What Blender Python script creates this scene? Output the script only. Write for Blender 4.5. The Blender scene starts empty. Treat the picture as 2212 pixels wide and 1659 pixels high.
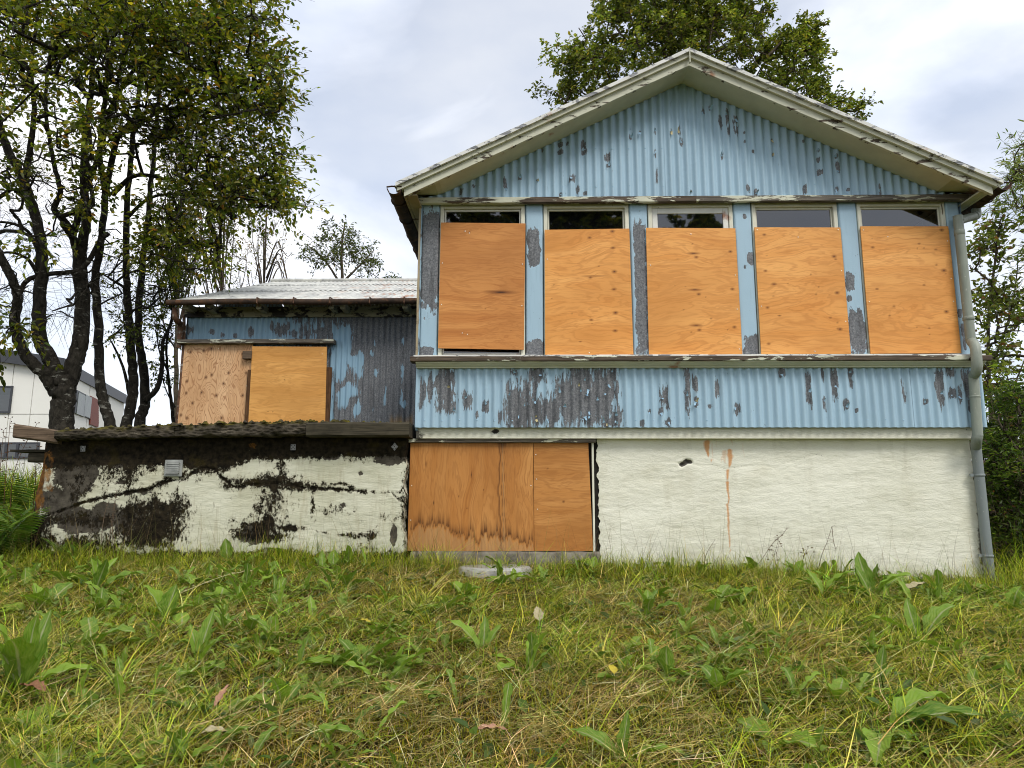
import bpy, bmesh, math, random
import numpy as np
from mathutils import Vector, Matrix

random.seed(7)
RNG = np.random.default_rng(11)
SC = bpy.context.scene
COL = SC.collection

# ------------------------------------------------------------------ camera
F, W, H = 1533.0, 2212.0, 1659.0            # focal length and frame in photo units
PITCH, YAW, ROLL, CZ = math.radians(9.4), math.radians(1.1), math.radians(0.10), 0.95
cam_d = bpy.data.cameras.new('camera')
cam = bpy.data.objects.new('camera', cam_d)
COL.objects.link(cam)
cam_d.sensor_width = 36.0
cam_d.lens = F / W * 36.0
cam_d.clip_start = 0.05
cam_d.clip_end = 3000
RM = Matrix.Rotation(YAW, 3, 'Z') @ Matrix.Rotation(math.pi / 2 + PITCH, 3, 'X') @ Matrix.Rotation(ROLL, 3, 'Z')
cam.matrix_world = Matrix.Translation((0, 0, CZ)) @ RM.to_4x4()
SC.camera = cam

# ------------------------------------------------------------------ world and sun
SUN_EL, SUN_AZ = math.radians(50), math.radians(146)      # azimuth clockwise from +Y: behind the camera, to the right
world = bpy.data.worlds.new('World')
SC.world = world
world.use_nodes = True
wt = world.node_tree
wt.nodes.clear()
def wn(t, **k):
    n = wt.nodes.new(t)
    for a, b in k.items(): setattr(n, a, b)
    return n
w_out = wn('ShaderNodeOutputWorld'); w_bg = wn('ShaderNodeBackground')
w_sky = wn('ShaderNodeTexSky', sky_type='NISHITA', sun_disc=False, sun_elevation=SUN_EL, sun_rotation=SUN_AZ)
w_tc = wn('ShaderNodeTexCoord')
w_map = wn('ShaderNodeMapping'); w_map.inputs['Scale'].default_value = (1.0, 1.0, 1.9)
w_map.inputs['Location'].default_value = (3.4, 1.3, 0.6)
w_n1 = wn('ShaderNodeTexNoise'); w_n1.inputs['Scale'].default_value = 2.1; w_n1.inputs['Detail'].default_value = 7
w_n1.inputs['Roughness'].default_value = 0.5; w_n1.inputs['Distortion'].default_value = 0.35
w_r1 = wn('ShaderNodeValToRGB')
w_r1.color_ramp.elements[0].position = 0.38; w_r1.color_ramp.elements[0].color = (0.52, 0.52, 0.52, 1)
w_r1.color_ramp.elements[1].position = 0.57; w_r1.color_ramp.elements[1].color = (1, 1, 1, 1)
w_n2 = wn('ShaderNodeTexNoise'); w_n2.inputs['Scale'].default_value = 3.2; w_n2.inputs['Detail'].default_value = 6
w_r2 = wn('ShaderNodeValToRGB')                                  # brightness of the cloud itself
w_r2.color_ramp.elements[0].position = 0.35; w_r2.color_ramp.elements[0].color = (7.3, 7.8, 8.9, 1)
w_r2.color_ramp.elements[1].position = 0.66; w_r2.color_ramp.elements[1].color = (10.4, 10.4, 10.4, 1)
w_mix = wn('ShaderNodeMix', data_type='RGBA')
L = wt.links.new
L(w_tc.outputs['Generated'], w_map.inputs['Vector'])
L(w_map.outputs[0], w_n1.inputs['Vector']); L(w_map.outputs[0], w_n2.inputs['Vector'])
L(w_n1.outputs['Fac'], w_r1.inputs[0]); L(w_n2.outputs['Fac'], w_r2.inputs[0])
L(w_r1.outputs[0], w_mix.inputs['Factor']); L(w_sky.outputs[0], w_mix.inputs['A']); L(w_r2.outputs[0], w_mix.inputs['B'])
L(w_mix.outputs['Result'], w_bg.inputs['Color']); L(w_bg.outputs[0], w_out.inputs[0])
w_bg.inputs['Strength'].default_value = 0.085

sun_d = bpy.data.lights.new('sun', 'SUN')
sun = bpy.data.objects.new('sun', sun_d); COL.objects.link(sun)
sun_d.energy = 1.5; sun_d.angle = math.radians(22); sun_d.color = (1.0, 0.955, 0.89)
sdir = Vector((math.sin(SUN_AZ) * math.cos(SUN_EL), math.cos(SUN_AZ) * math.cos(SUN_EL), math.sin(SUN_EL)))
sun.rotation_euler = sdir.to_track_quat('Z', 'Y').to_euler()
sun.location = sdir * 40

SC.view_settings.view_transform = 'Standard'
SC.view_settings.look = 'None'
SC.view_settings.exposure = 0.72
SC.view_settings.gamma = 1.0
SC.view_settings.use_curve_mapping = False
SC.render.engine = 'CYCLES'
SC.cycles.max_bounces = 6
SC.cycles.diffuse_bounces = 3
SC.cycles.transparent_max_bounces = 6
SC.cycles.use_denoising = True
SC.cycles.pixel_filter_type = 'BLACKMAN_HARRIS'
SC.cycles.filter_width = 1.0

# ------------------------------------------------------------------ helpers
def at(px, py, Y):
    """point of the place at depth Y that the photo shows at (px, py)"""
    d = RM @ Vector(((px - W / 2) / F, (H / 2 - py) / F, -1.0))
    t = Y / d.y
    return Vector((d.x * t, Y, CZ + d.z * t))
SS = 1.5032
def ats(sx, sy, Y): return at(sx / SS, sy / SS, Y)
def zat(zone, zx, zy, Y):
    ox, oy, s = zone
    return ats(ox + zx / s, oy + zy / s, Y)

def hashn(ix, iy, seed):
    h = np.sin(ix * 127.1 + iy * 311.7 + seed * 74.7) * 43758.5453
    return h - np.floor(h)
def vnoise(x, y, seed=0):
    x = np.asarray(x, float); y = np.asarray(y, float)
    ix, iy = np.floor(x), np.floor(y)
    fx, fy = x - ix, y - iy
    fx = fx * fx * (3 - 2 * fx); fy = fy * fy * (3 - 2 * fy)
    a = hashn(ix, iy, seed); b = hashn(ix + 1, iy, seed); c = hashn(ix, iy + 1, seed); d = hashn(ix + 1, iy + 1, seed)
    return (a * (1 - fx) + b * fx) * (1 - fy) + (c * (1 - fx) + d * fx) * fy
def fbm(x, y, seed=0, o=4):
    s = 0; a = 0.5; t = 0
    for i in range(o):
        s = s + a * vnoise(np.asarray(x) * 2 ** i, np.asarray(y) * 2 ** i, seed + i * 13); t += a; a *= 0.5
    return s / t

def put(o, parent=None):
    COL.objects.link(o)
    if parent is not None:
        o.parent = parent
        if getattr(parent, 'type', '') == 'EMPTY': o.location = -parent.location if parent.parent is None else (0, 0, 0)
    return o
def npmesh(name, V, Fq, mat=None, parent=None, smooth=False, attrs=None, local=False, link=True):
    """one mesh object from arrays; faces: array (n,k) or a list of such arrays"""
    me = bpy.data.meshes.new(name)
    V = np.asarray(V, np.float32)
    if not isinstance(Fq, list): Fq = [Fq]
    Fq = [np.asarray(f, np.int32) for f in Fq if len(f)]
    idx = np.concatenate([f.ravel() for f in Fq])
    tot = np.concatenate([np.full(len(f), f.shape[1], np.int32) for f in Fq])
    start = np.concatenate([[0], np.cumsum(tot)[:-1]]).astype(np.int32)
    me.vertices.add(len(V)); me.vertices.foreach_set('co', V.ravel())
    me.loops.add(len(idx)); me.loops.foreach_set('vertex_index', idx)
    me.polygons.add(len(tot)); me.polygons.foreach_set('loop_start', start)
    me.update(calc_edges=True)
    me.polygons.foreach_set('use_smooth', np.full(len(tot), bool(smooth)))
    for k, v in (attrs or {}).items():
        v = np.asarray(v, np.float32)
        if v.ndim == 1:
            a = me.attributes.new(k, 'FLOAT', 'POINT'); a.data.foreach_set('value', v)
        elif v.shape[1] == 4:
            a = me.attributes.new(k, 'FLOAT_COLOR', 'POINT'); a.data.foreach_set('color', v.ravel())
        else:
            a = me.attributes.new(k, 'FLOAT_VECTOR', 'POINT'); a.data.foreach_set('vector', v.ravel())
    me.validate(clean_customdata=False)
    if mat is not None: me.materials.append(mat)
    o = bpy.data.objects.new(name, me)
    if link:
        if local:
            COL.objects.link(o)
            if parent is not None: o.parent = parent
        else: put(o, parent)
    return o
def tag(o, label, cat, group=None, kind=None):
    if label: o['label'] = label
    if cat: o['category'] = cat
    if group: o['group'] = group
    if kind or cat: o['kind'] = kind or 'thing'
    return o
def empty(name, loc, label=None, cat=None, group=None):
    o = bpy.data.objects.new(name, None); COL.objects.link(o)
    o.location = loc; o.empty_display_size = 0.2
    return tag(o, label, cat, group)
def gridfaces(nu, nv):
    i = np.arange(nu - 1)[:, None] * nv + np.arange(nv - 1)[None, :]
    i = i.ravel()
    return np.stack([i, i + nv, i + nv + 1, i + 1], 1)
class MB:
    """collects boxes, tubes and sheets into one mesh"""
    def __init__(s): s.V = []; s.Q = []; s.T = []; s.n = 0
    def add(s, V, Q=(), T=()):
        V = np.asarray(V, float)
        if len(Q): s.Q.append(np.asarray(Q) + s.n)
        if len(T): s.T.append(np.asarray(T) + s.n)
        s.V.append(V); s.n += len(V); return s
    def box(s, x0, x1, y0, y1, z0, z1):
        V = [(x, y, z) for x in (x0, x1) for y in (y0, y1) for z in (z0, z1)]
        return s.add(V, [(0, 1, 3, 2), (4, 6, 7, 5), (0, 4, 5, 1), (2, 3, 7, 6), (0, 2, 6, 4), (1, 5, 7, 3)])
    def bev(s, x0, x1, y0, y1, z0, z1, b=0.004):
        """box with chamfered edges"""
        bm = bmesh.new(); bmesh.ops.create_cube(bm, size=1)
        for v in bm.verts: v.co = Vector((x0 + (v.co.x + .5) * (x1 - x0), y0 + (v.co.y + .5) * (y1 - y0), z0 + (v.co.z + .5) * (z1 - z0)))
        bmesh.ops.bevel(bm, geom=bm.edges[:], offset=b, segments=1, affect='EDGES')
        bm.verts.index_update()
        V = [tuple(v.co) for v in bm.verts]
        q = [[v.index for v in f.verts] for f in bm.faces]
        bm.free()
        return s.add(V, [f for f in q if len(f) == 4], [f for f in q if len(f) == 3])
    def rough(s, x0, x1, y0, y1, z0, z1, step=0.05, amp=0.006, seed=1, axis=0, fy=None, fz=None):
        """long timber: a box cut into many rings along one axis, every corner uneven"""
        lo = (x0, y0, z0)[axis]; hi = (x1, y1, z1)[axis]
        n = max(3, int((hi - lo) / step) + 1); t = np.linspace(lo, hi, n)
        oth = [a for a in range(3) if a != axis]
        A0, A1 = (x0, y0, z0)[oth[0]], (x1, y1, z1)[oth[0]]
        B0, B1 = (x0, y0, z0)[oth[1]], (x1, y1, z1)[oth[1]]
        c = min(A1 - A0, B1 - B0) * 0.12
        prof = [(A0 + c, B0), (A1 - c, B0), (A1, B0 + c), (A1, B1 - c), (A1 - c, B1), (A0 + c, B1), (A0, B1 - c), (A0, B0 + c)]
        V = np.zeros((n, 8, 3))
        for k, (a, b) in enumerate(prof):
            V[:, k, axis] = t
            V[:, k, oth[0]] = a + (fbm(t * 9, np.full(n, k * 3.1), seed) - .5) * 2 * amp
            V[:, k, oth[1]] = b + (fbm(t * 9, np.full(n, k * 3.1 + 50), seed) - .5) * 2 * amp
        V[0, :, axis] += (np.random.RandomState(seed).rand(8) - .5) * amp
        q = []
        for i in range(n - 1):
            for k in range(8): q.append((i * 8 + k, i * 8 + (k + 1) % 8, i * 8 + 8 + (k + 1) % 8, i * 8 + 8 + k))
        V = V.reshape(-1, 3)
        s.add(V, q)
        for base in (0, (n - 1) * 8):
            s.add(np.vstack([V[base:base + 8], V[base:base + 8].mean(0)]), [], [(k, (k + 1) % 8, 8) for k in range(8)])
        return s
    def tube(s, pts, r, n=12, cap=True):
        V, Q = sweep(pts, r, n)
        s.add(V, Q)
        if cap:
            m = len(pts)
            for b in (0, (m - 1) * n):
                s.add(np.vstack([V[b:b + n], V[b:b + n].mean(0)]), [], [(k, (k + 1) % n, n) for k in range(n)])
        return s
    def build(s, name, mat, parent=None, smooth=False, attrs=None, local=False):
        f = []
        if s.Q: f.append(np.concatenate(s.Q))
        if s.T: f.append(np.concatenate(s.T))
        return npmesh(name, np.concatenate(s.V), f, mat, parent, smooth, attrs, local)
def sweep(pts, r, n=10):
    P = np.asarray([tuple(p) for p in pts], float); m = len(P)
    r = np.full(m, r) if np.isscalar(r) else np.asarray(r, float)
    T = np.gradient(P, axis=0); T /= np.linalg.norm(T, axis=1)[:, None] + 1e-9
    a = np.array([0, 0, 1.0]) if abs(T[0, 2]) < .9 else np.array([1.0, 0, 0])
    N = np.zeros_like(P); N[0] = np.cross(T[0], a); N[0] /= np.linalg.norm(N[0])
    for i in range(1, m):
        v = N[i - 1] - T[i] * np.dot(N[i - 1], T[i]); N[i] = v / (np.linalg.norm(v) + 1e-9)
    B = np.cross(T, N)
    th = np.linspace(0, 2 * np.pi, n, endpoint=False)
    V = P[:, None] + r[:, None, None] * (np.cos(th)[None, :, None] * N[:, None] + np.sin(th)[None, :, None] * B[:, None])
    i = np.arange(m - 1)[:, None] * n; k = np.arange(n)[None, :]
    Q = np.stack([i + k, i + (k + 1) % n, i + n + (k + 1) % n, i + n + k], -1).reshape(-1, 4)
    return V.reshape(-1, 3), Q
def smoothpath(pts, per=6):
    P = np.asarray([tuple(p) for p in pts], float)
    P = np.vstack([2 * P[0] - P[1], P, 2 * P[-1] - P[-2]])
    out = []
    for i in range(1, len(P) - 2):
        for t in np.linspace(0, 1, per, endpoint=False):
            a, b, c, d = P[i - 1:i + 3]
            out.append(.5 * ((2 * b) + (-a + c) * t + (2 * a - 5 * b + 4 * c - d) * t * t + (-a + 3 * b - 3 * c + d) * t ** 3))
    out.append(P[-2]); return np.array(out)

# ------------------------------------------------------------------ materials
class NT:
    def __init__(s, name):
        s.m = bpy.data.materials.new(name); s.m.use_nodes = True
        s.t = s.m.node_tree; s.t.nodes.clear()
        s.out = s.t.nodes.new('ShaderNodeOutputMaterial')
    def n(s, typ, ins=None, **k):
        nd = s.t.nodes.new('ShaderNode' + typ)
        for a, b in k.items(): setattr(nd, a, b)
        for a, b in (ins or {}).items(): s.set(nd.inputs[a], b)
        return nd
    def set(s, sock, v):
        if isinstance(v, bpy.types.NodeSocket): s.t.links.new(v, sock)
        elif v is not None:
            if isinstance(v, (tuple, list)) and len(v) == 3 and sock.type == 'RGBA': v = (*v, 1)
            sock.default_value = v
    def co(s, scale=(1, 1, 1), loc=(0, 0, 0), src=None):
        src = src or s.n('TexCoord').outputs['Object']
        return s.n('Mapping', {'Vector': src, 'Scale': scale, 'Location': loc}).outputs[0]
    def noise(s, vec, scale=1.0, detail=4, rough=.55, dist=0.0, out='Fac'):
        return s.n('TexNoise', {'Vector': vec, 'Scale': scale, 'Detail': detail, 'Roughness': rough, 'Distortion': dist}).outputs[out]
    def vor(s, vec, scale, out='Distance', **k): return s.n('TexVoronoi', {'Vector': vec, 'Scale': scale}, **k).outputs[out]
    def ma(s, op, a, b=None, c=None, clamp=False):
        nd = s.n('Math', operation=op, use_clamp=clamp)
        for i, v in enumerate((a, b, c)):
            if v is not None: s.set(nd.inputs[i], v)
        return nd.outputs[0]
    def rng(s, v, a, b, c=0.0, d=1.0):
        return s.n('MapRange', {'Value': v, 'From Min': a, 'From Max': b, 'To Min': c, 'To Max': d}).outputs[0]
    def mix(s, f, a, b, mode='MIX'):
        nd = s.n('Mix', data_type='RGBA', blend_type=mode)
        s.set(nd.inputs['Factor'], f); s.set(nd.inputs['A'], a); s.set(nd.inputs['B'], b)
        return nd.outputs['Result']
    def at(s, name, out='Fac'): return s.n('Attribute', attribute_name=name).outputs[out]
    def bump(s, h, st=.3, d=.01, normal=None):
        return s.n('Bump', {'Height': h, 'Strength': st, 'Distance': d, 'Normal': normal}).outputs[0]
    def bsdf(s, col, rough=.7, normal=None, spec=.3, metal=0.0, **k):
        b = s.n('BsdfPrincipled', {'Base Color': col, 'Roughness': rough, 'Specular IOR Level': spec, 'Metallic': metal, 'Normal': normal})
        for a, v in k.items(): s.set(b.inputs[a], v)
        s.t.links.new(b.outputs[0], s.out.inputs[0]); return s.m
    def surf(s, sh): s.t.links.new(sh, s.out.inputs[0]); return s.m

BLUE = (0.335, 0.478, 0.575)
CREAM = (0.60, 0.60, 0.47)
def galv(t, v):
    n = t.noise(v, 55, 4, .6); sp = t.vor(v, 130, 'Color')
    spv = t.rng(t.n('SeparateColor', {0: sp}).outputs[0], 0, 1, .72, 1.18)
    g = t.mix(t.rng(n, .3, .7), (0.085, 0.090, 0.098), (0.20, 0.207, 0.217))
    g = t.mix(t.rng(t.noise(t.co((1, 1, .35)), 60, 5, .7), .54, .68, 0, .6), g, (0.30, 0.31, 0.31))
    g = t.mix(t.rng(t.noise(t.co((1, 1, .12), (4, 4, 4)), 14, 4, .6), .52, .7, 0, .6), g, (0.05, 0.05, 0.052))
    return t.mix(1.0, g, t.n('CombineColor', {0: spv, 1: spv, 2: spv}).outputs[0], 'MULTIPLY')
def peel_mat(name, paint, stretch=.22, sc=27, amp=2.9, rust=False):
    t = NT(name); v = t.co()
    vs = t.co((1, 1, stretch))
    n = t.ma('ADD', t.ma('MULTIPLY', t.noise(vs, sc, 5, .6, .6), .55), t.ma('MULTIPLY', t.noise(t.co((1, 1, stretch * .7), (3, 5, 2)), sc * 2.6, 6, .65, .5), .45))
    w = t.at('wear')
    m = t.rng(t.ma('ADD', w, t.ma('MULTIPLY', t.ma('SUBTRACT', n, .5), amp)), .475, .515)
    fine = t.rng(t.noise(vs, 75, 3, .6), .70, .715)                     # pin-holes and chips
    m = t.ma('MAXIMUM', m, t.ma('MULTIPLY', fine, t.rng(t.noise(v, 2.3, 2), .50, .62)))
    tone = t.noise(t.co((1.3, 1, .35)), 2.2, 4)
    c = t.mix(t.rng(tone, .3, .7), tuple(x * .93 for x in paint), tuple(min(1, x * 1.07) for x in paint))
    c = t.mix(t.rng(t.noise(t.co((6, 1, .5)), 5, 4), .56, .80, 0, .30), c, tuple(x * .62 for x in paint))     # run-off dirt
    rim = t.ma('MULTIPLY', t.rng(t.ma('ADD', w, t.ma('MULTIPLY', t.ma('SUBTRACT', n, .5), amp)), .42, .475), .45)
    c = t.mix(t.ma('MULTIPLY', rim, .45), c, tuple(min(1, x * 1.35 + .08) for x in paint))
    g = galv(t, v)
    if rust:
        g = t.mix(t.at('rust'), g, (0.30, 0.18, 0.06))
    col = t.mix(m, c, g)
    nb = t.bump(t.ma('SUBTRACT', 1.0, m), .7, .003, t.bump(t.noise(v, 90, 3), .12, .004))
    return t.bsdf(col, t.rng(m, 0, 1, .52, .62), nb, .35)
M = {}
M['blue_sheet'] = peel_mat('peeling_blue_paint_on_corrugated_iron', BLUE)
M['blue_flat'] = peel_mat('peeling_blue_paint_on_flat_iron', BLUE, .6, 15, 1.15)
M['blue_old'] = peel_mat('worn_blue_paint_on_corrugated_iron', (0.25, 0.39, 0.49), .18, 20, 2.8, True)
def trim_mat(name, paint, wood=(0.075, 0.055, 0.038), sc=9, th=.52, along=(.35, 1, 1.6), edge=.02):
    t = NT(name); v = t.co(along)
    n = t.noise(v, sc, 7, .66, .3)
    m = t.rng(t.ma('ADD', n, t.ma('MULTIPLY', t.at('wear'), .5)), th, th + edge)
    grain = t.noise(t.co((1.2, 14, 26)), 4, 5)
    wd = t.mix(t.rng(grain, .35, .65), tuple(x * .55 for x in wood), tuple(x * 1.7 for x in wood))
    c = t.mix(t.rng(t.noise(t.co(), 6, 4), .35, .7), tuple(x * .86 for x in paint), paint)
    c = t.mix(t.rng(t.noise(t.co((1, 1, 1), (5, 2, 1)), 4.3, 5), .66, .74, 0, .8), c, (0.30, 0.10, 0.03))   # rust spots
    col = t.mix(m, c, wd)
    return t.bsdf(col, .7, t.bump(t.ma('SUBTRACT', 1.0, m), .8, .004, t.bump(grain, .2, .003)), .25)
M['trim_light'] = trim_mat('cream_paint_flaking_lightly', CREAM, sc=8, th=.64)
M['trim_mid'] = trim_mat('cream_paint_flaking_off_barge', CREAM, sc=13, th=.59)
M['trim_old'] = trim_mat('cream_paint_mostly_gone', CREAM, sc=9, th=.45)
M['trim_grey'] = trim_mat('cream_paint_on_grey_wood', CREAM, (0.11, 0.095, 0.075), sc=7, th=.46)
M['soffit'] = trim_mat('cream_soffit_paint', (0.56, 0.56, 0.42), sc=5, th=.80)
M['eave_brown'] = trim_mat('brownish_eave_paint', (0.36, 0.30, 0.19), (0.10, 0.06, 0.03), sc=7, th=.60)
M['annex_frieze'] = trim_mat('annex_frieze_paint', (0.27, 0.25, 0.16), (0.022, 0.018, 0.014), sc=5.5, th=.52, along=(.8, 1, 1.6))
M['flashing'] = trim_mat('white_flaking_flashing', (0.70, 0.70, 0.65), (0.20, 0.205, 0.21), sc=14, th=.525, along=(.5, 1, 1.2))
M['frame_white'] = trim_mat('off_white_window_frame', (0.72, 0.71, 0.58), (0.14, 0.11, 0.07), sc=12, th=.66, along=(1.6, 1, .3))
M['frame_clean'] = trim_mat('white_casement_frame', (0.76, 0.76, 0.70), sc=9, th=.86)

def render_wall():
    t = NT('cream_rendered_wall'); v = t.co()
    tone = t.noise(t.co((.5, 1, 1.3)), 2.2, 5)
    c = t.mix(t.rng(tone, .3, .7), (0.66, 0.65, 0.525), (0.775, 0.765, 0.65))
    c = t.mix(t.rng(t.noise(v, 3.1, 6, .6), .52, .74, 0, .45), c, (0.48, 0.45, 0.32))
    c = t.mix(t.rng(t.noise(t.co((4, 1, .7), (1, 7, 2)), 3, 5, .6), .56, .72, 0, .22), c, (0.36, 0.33, 0.22))
    gr = t.at('wear')                                                    # dirt, bare mortar, darker right edge
    sp = t.noise(v, 22, 6, .7)
    m = t.rng(t.ma('ADD', gr, t.ma('MULTIPLY', t.ma('SUBTRACT', sp, .5), .9)), .46, .56)
    c = t.mix(m, c, t.mix(t.rng(t.noise(v, 9, 4), .35, .65), (0.045, 0.042, 0.035), (0.16, 0.15, 0.125)))
    rs = t.at('rust')
    rn = t.noise(t.co((9, 1, .8)), 5, 4)
    rm = t.rng(t.ma('MULTIPLY', rs, t.rng(rn, .2, .8, .55, 1.3)), .2, .75, 0, 1)
    c = t.mix(t.ma('MULTIPLY', rm, .78), c, (0.56, 0.215, 0.03))
    tro = t.noise(t.co((2.6, 1, 9)), 4.5, 8, .7, 1.4)
    tro2 = t.noise(t.co((7, 1, 15)), 7, 6, .7, .6)
    h = t.ma('ADD', tro, t.ma('MULTIPLY', tro2, .6))
    return t.bsdf(c, .88, t.bump(h, .55, .011), .15)
M['render'] = render_wall()
def terrace_mat():
    t = NT('mossy_stained_terrace_wall'); v = t.co()
    tone = t.noise(v, 2.6, 5)
    white = t.mix(t.rng(tone, .3, .7), (0.49, 0.48, 0.35), (0.63, 0.625, 0.50))
    white = t.mix(t.rng(t.noise(t.co((7, 1, .9)), 4, 4), .54, .72, 0, .35), white, (0.33, 0.28, 0.17))
    bare = t.mix(t.rng(t.noise(v, 14, 6), .3, .7), (0.034, 0.029, 0.022), (0.100, 0.088, 0.068))
    dark = t.mix(t.rng(t.noise(v, 24, 5), .35, .7), (0.006, 0.005, 0.003), (0.030, 0.023, 0.013))
    dark = t.mix(t.rng(t.noise(t.co((1, 1, 1), (4, 4, 4)), 6, 4), .56, .72, 0, .5), dark, (0.055, 0.042, 0.008))
    nb_ = t.noise(t.co((1, 1, 1.15)), 13, 8, .68, .2)
    mb = t.rng(t.ma('ADD', t.at('bare'), t.ma('MULTIPLY', t.ma('SUBTRACT', nb_, .5), .75)), .48, .52)
    nd = t.ma('ADD', t.ma('MULTIPLY', t.noise(t.co((1, 1, .8), (9, 3, 1)), 11, 9, .8, .2), .5), t.ma('MULTIPLY', t.noise(t.co((1, 1, .65), (2, 3, 1)), 48, 7, .8), .5))
    sd = t.ma('ADD', t.at('grime'), t.ma('MULTIPLY', t.ma('SUBTRACT', nd, .5), 3.6))
    md = t.rng(sd, .47, .56)
    halo = t.rng(sd, .33, .5, 0, .5)
    c = t.mix(halo, white, (0.19, 0.16, 0.095))
    c = t.mix(mb, c, bare); c = t.mix(md, c, dark)
    on = t.noise(v, 11, 6, .6)
    mo = t.rng(t.ma('ADD', t.ma('MULTIPLY', t.at('lichen'), .8), t.ma('MULTIPLY', t.ma('SUBTRACT', on, .5), 2.2)), .45, .75, 0, .85)
    c = t.mix(mo, c, t.mix(t.rng(t.noise(v, 20, 4), .35, .65), (0.09, 0.035, 0.010), (0.26, 0.115, 0.02)))
    tro = t.noise(t.co((2.4, 1, 12)), 6, 7, .66, .8)
    h = t.ma('ADD', t.ma('MULTIPLY', t.ma('SUBTRACT', 1.0, mb), .8), tro)
    h = t.ma('ADD', h, t.ma('MULTIPLY', md, t.noise(v, 70, 4)))
    return t.bsdf(c, .92, t.bump(h, .6, .010), .1)
M['terrace'] = terrace_mat()
def coping_mat():
    t = NT('mossy_weathered_coping'); v = t.co()
    n = t.ma('ADD', t.ma('MULTIPLY', t.noise(t.co((.55, 1, 1.2)), 16, 9, .78, .6), .7), t.ma('MULTIPLY', t.vor(t.co((.5, 1, 1.3)), 34), .5))
    c = t.mix(t.rng(n, .36, .70), (0.007, 0.006, 0.004), (0.10, 0.084, 0.062))
    c = t.mix(t.rng(t.noise(t.co((.6, 2, 3)), 12, 8, .75), .58, .70), c, (0.21, 0.18, 0.135))
    up = t.n('SeparateXYZ', {0: t.n('NewGeometry').outputs['Normal']}).outputs[2]
    ms = t.ma('MULTIPLY', t.rng(up, .1, .6), t.rng(t.noise(v, 9, 5), .38, .6))
    c = t.mix(ms, c, t.mix(t.rng(t.noise(v, 30, 4), .35, .65), (0.05, 0.045, 0.006), (0.15, 0.125, 0.02)))
    return t.bsdf(c, .95, t.bump(n, 1.0, .05), .1)
M['coping'] = coping_mat()
def oldwood(name, a, b, ax=(1.0, 16, 24)):
    t = NT(name); g = t.noise(t.co(ax), 4, 6, .6, .4)
    c = t.mix(t.rng(g, .3, .7), a, b)
    c = t.mix(t.rng(t.noise(t.co(), 7, 5), .55, .75, 0, .6), c, tuple(x * .4 for x in a))
    return t.bsdf(c, .85, t.bump(g, .5, .004), .15)
M['beam'] = oldwood('weathered_brown_beam', (0.05, 0.034, 0.022), (0.19, 0.135, 0.09))
M['beam_dark'] = oldwood('dark_mossy_beam', (0.02, 0.018, 0.012), (0.08, 0.068, 0.045))
M['batten'] = oldwood('dark_brown_batten', (0.045, 0.022, 0.010), (0.14, 0.072, 0.034), (24, 16, 1))
M['block'] = oldwood('grey_brown_wood_block', (0.07, 0.05, 0.032), (0.17, 0.12, 0.08))
def ply(name, light, mid, dark, fine=1.0, swirl=False):
    t = NT(name); gc = t.at('gc', 'Vector')
    v1 = t.n('Mapping', {'Vector': gc, 'Scale': (.6, 1, 3.4)}).outputs[0]
    f = t.noise(v1, 2.0, 4, .55, .55)
    v2 = t.n('Mapping', {'Vector': gc, 'Scale': (1.7, 1, 34)}).outputs[0]
    g = t.noise(v2, 3.0, 5, .65, .35)
    v3 = t.n('Mapping', {'Vector': gc, 'Scale': (4, 1, 120)}).outputs[0]
    p = t.noise(v3, 3.0, 3, .6)
    c = t.mix(t.rng(f, .32, .68), mid, light)
    if swirl: f = t.noise(t.n('Mapping', {'Vector': gc, 'Scale': (1.5, 1, 5.5)}).outputs[0], 1.6, 1.0, .4, .9)
    rings = t.ma('SINE', t.ma('MULTIPLY', f, 62.0 if not swirl else 85.0))
    c = t.mix(t.ma('MULTIPLY', t.rng(rings, .0 if not swirl else .45, 1.0), .30 if not swirl else .8), c, dark)
    c = t.mix(t.rng(g, .52, .74, 0, .55), c, dark)
    c = t.mix(t.rng(p, .62, .78, 0, .35), c, tuple(x * .7 for x in dark))
    big = t.noise(t.n('Mapping', {'Vector': gc, 'Scale': (.5, 1, 1.1), 'Location': (3, 5, 7)}).outputs[0], 2.2, 3)
    c = t.mix(t.rng(big, .40, .66, 0, .6), c, tuple(x * .80 for x in mid))
    kn = t.at('knot')
    c = t.mix(t.rng(kn, .05, .7, 0, .75), c, tuple(x * .6 for x in dark))
    c = t.mix(t.rng(kn, .72, .95, 0, .9), c, (0.035, 0.012, 0.005))
    st = t.at('stain')
    sn = t.noise(t.n('Mapping', {'Vector': gc, 'Scale': (.6, 1, 40)}).outputs[0], 1.6, 5, .6)
    sm = t.ma('MULTIPLY', t.rng(st, .02, .2), t.rng(t.ma('ADD', st, t.ma('MULTIPLY', t.ma('SUBTRACT', sn, .5), .7)), .12, .95))
    c = t.mix(t.ma('MULTIPLY', sm, .92), c, (0.085, 0.026, 0.003))
    pale = t.at('pale')
    pm = t.rng(t.ma('ADD', pale, t.ma('MULTIPLY', t.ma('SUBTRACT', sn, .5), .5)), .35, .65, 0, .6)
    c = t.mix(pm, c, (0.40, 0.26, 0.12))
    return t.bsdf(c, t.rng(g, .3, .7, .5, .68), t.bump(t.ma('ADD', g, p), .22, .002), .3)
M['okoume'] = ply('orange_plywood', (0.82, 0.405, 0.118), (0.69, 0.288, 0.062), (0.38, 0.118, 0.018))
M['okoume_warm'] = ply('warm_orange_plywood', (0.64, 0.29, 0.082), (0.49, 0.185, 0.042), (0.28, 0.085, 0.015))
M['okoume_base'] = ply('damp_orange_plywood', (0.56, 0.265, 0.075), (0.42, 0.165, 0.033), (0.20, 0.060, 0.009))
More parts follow.
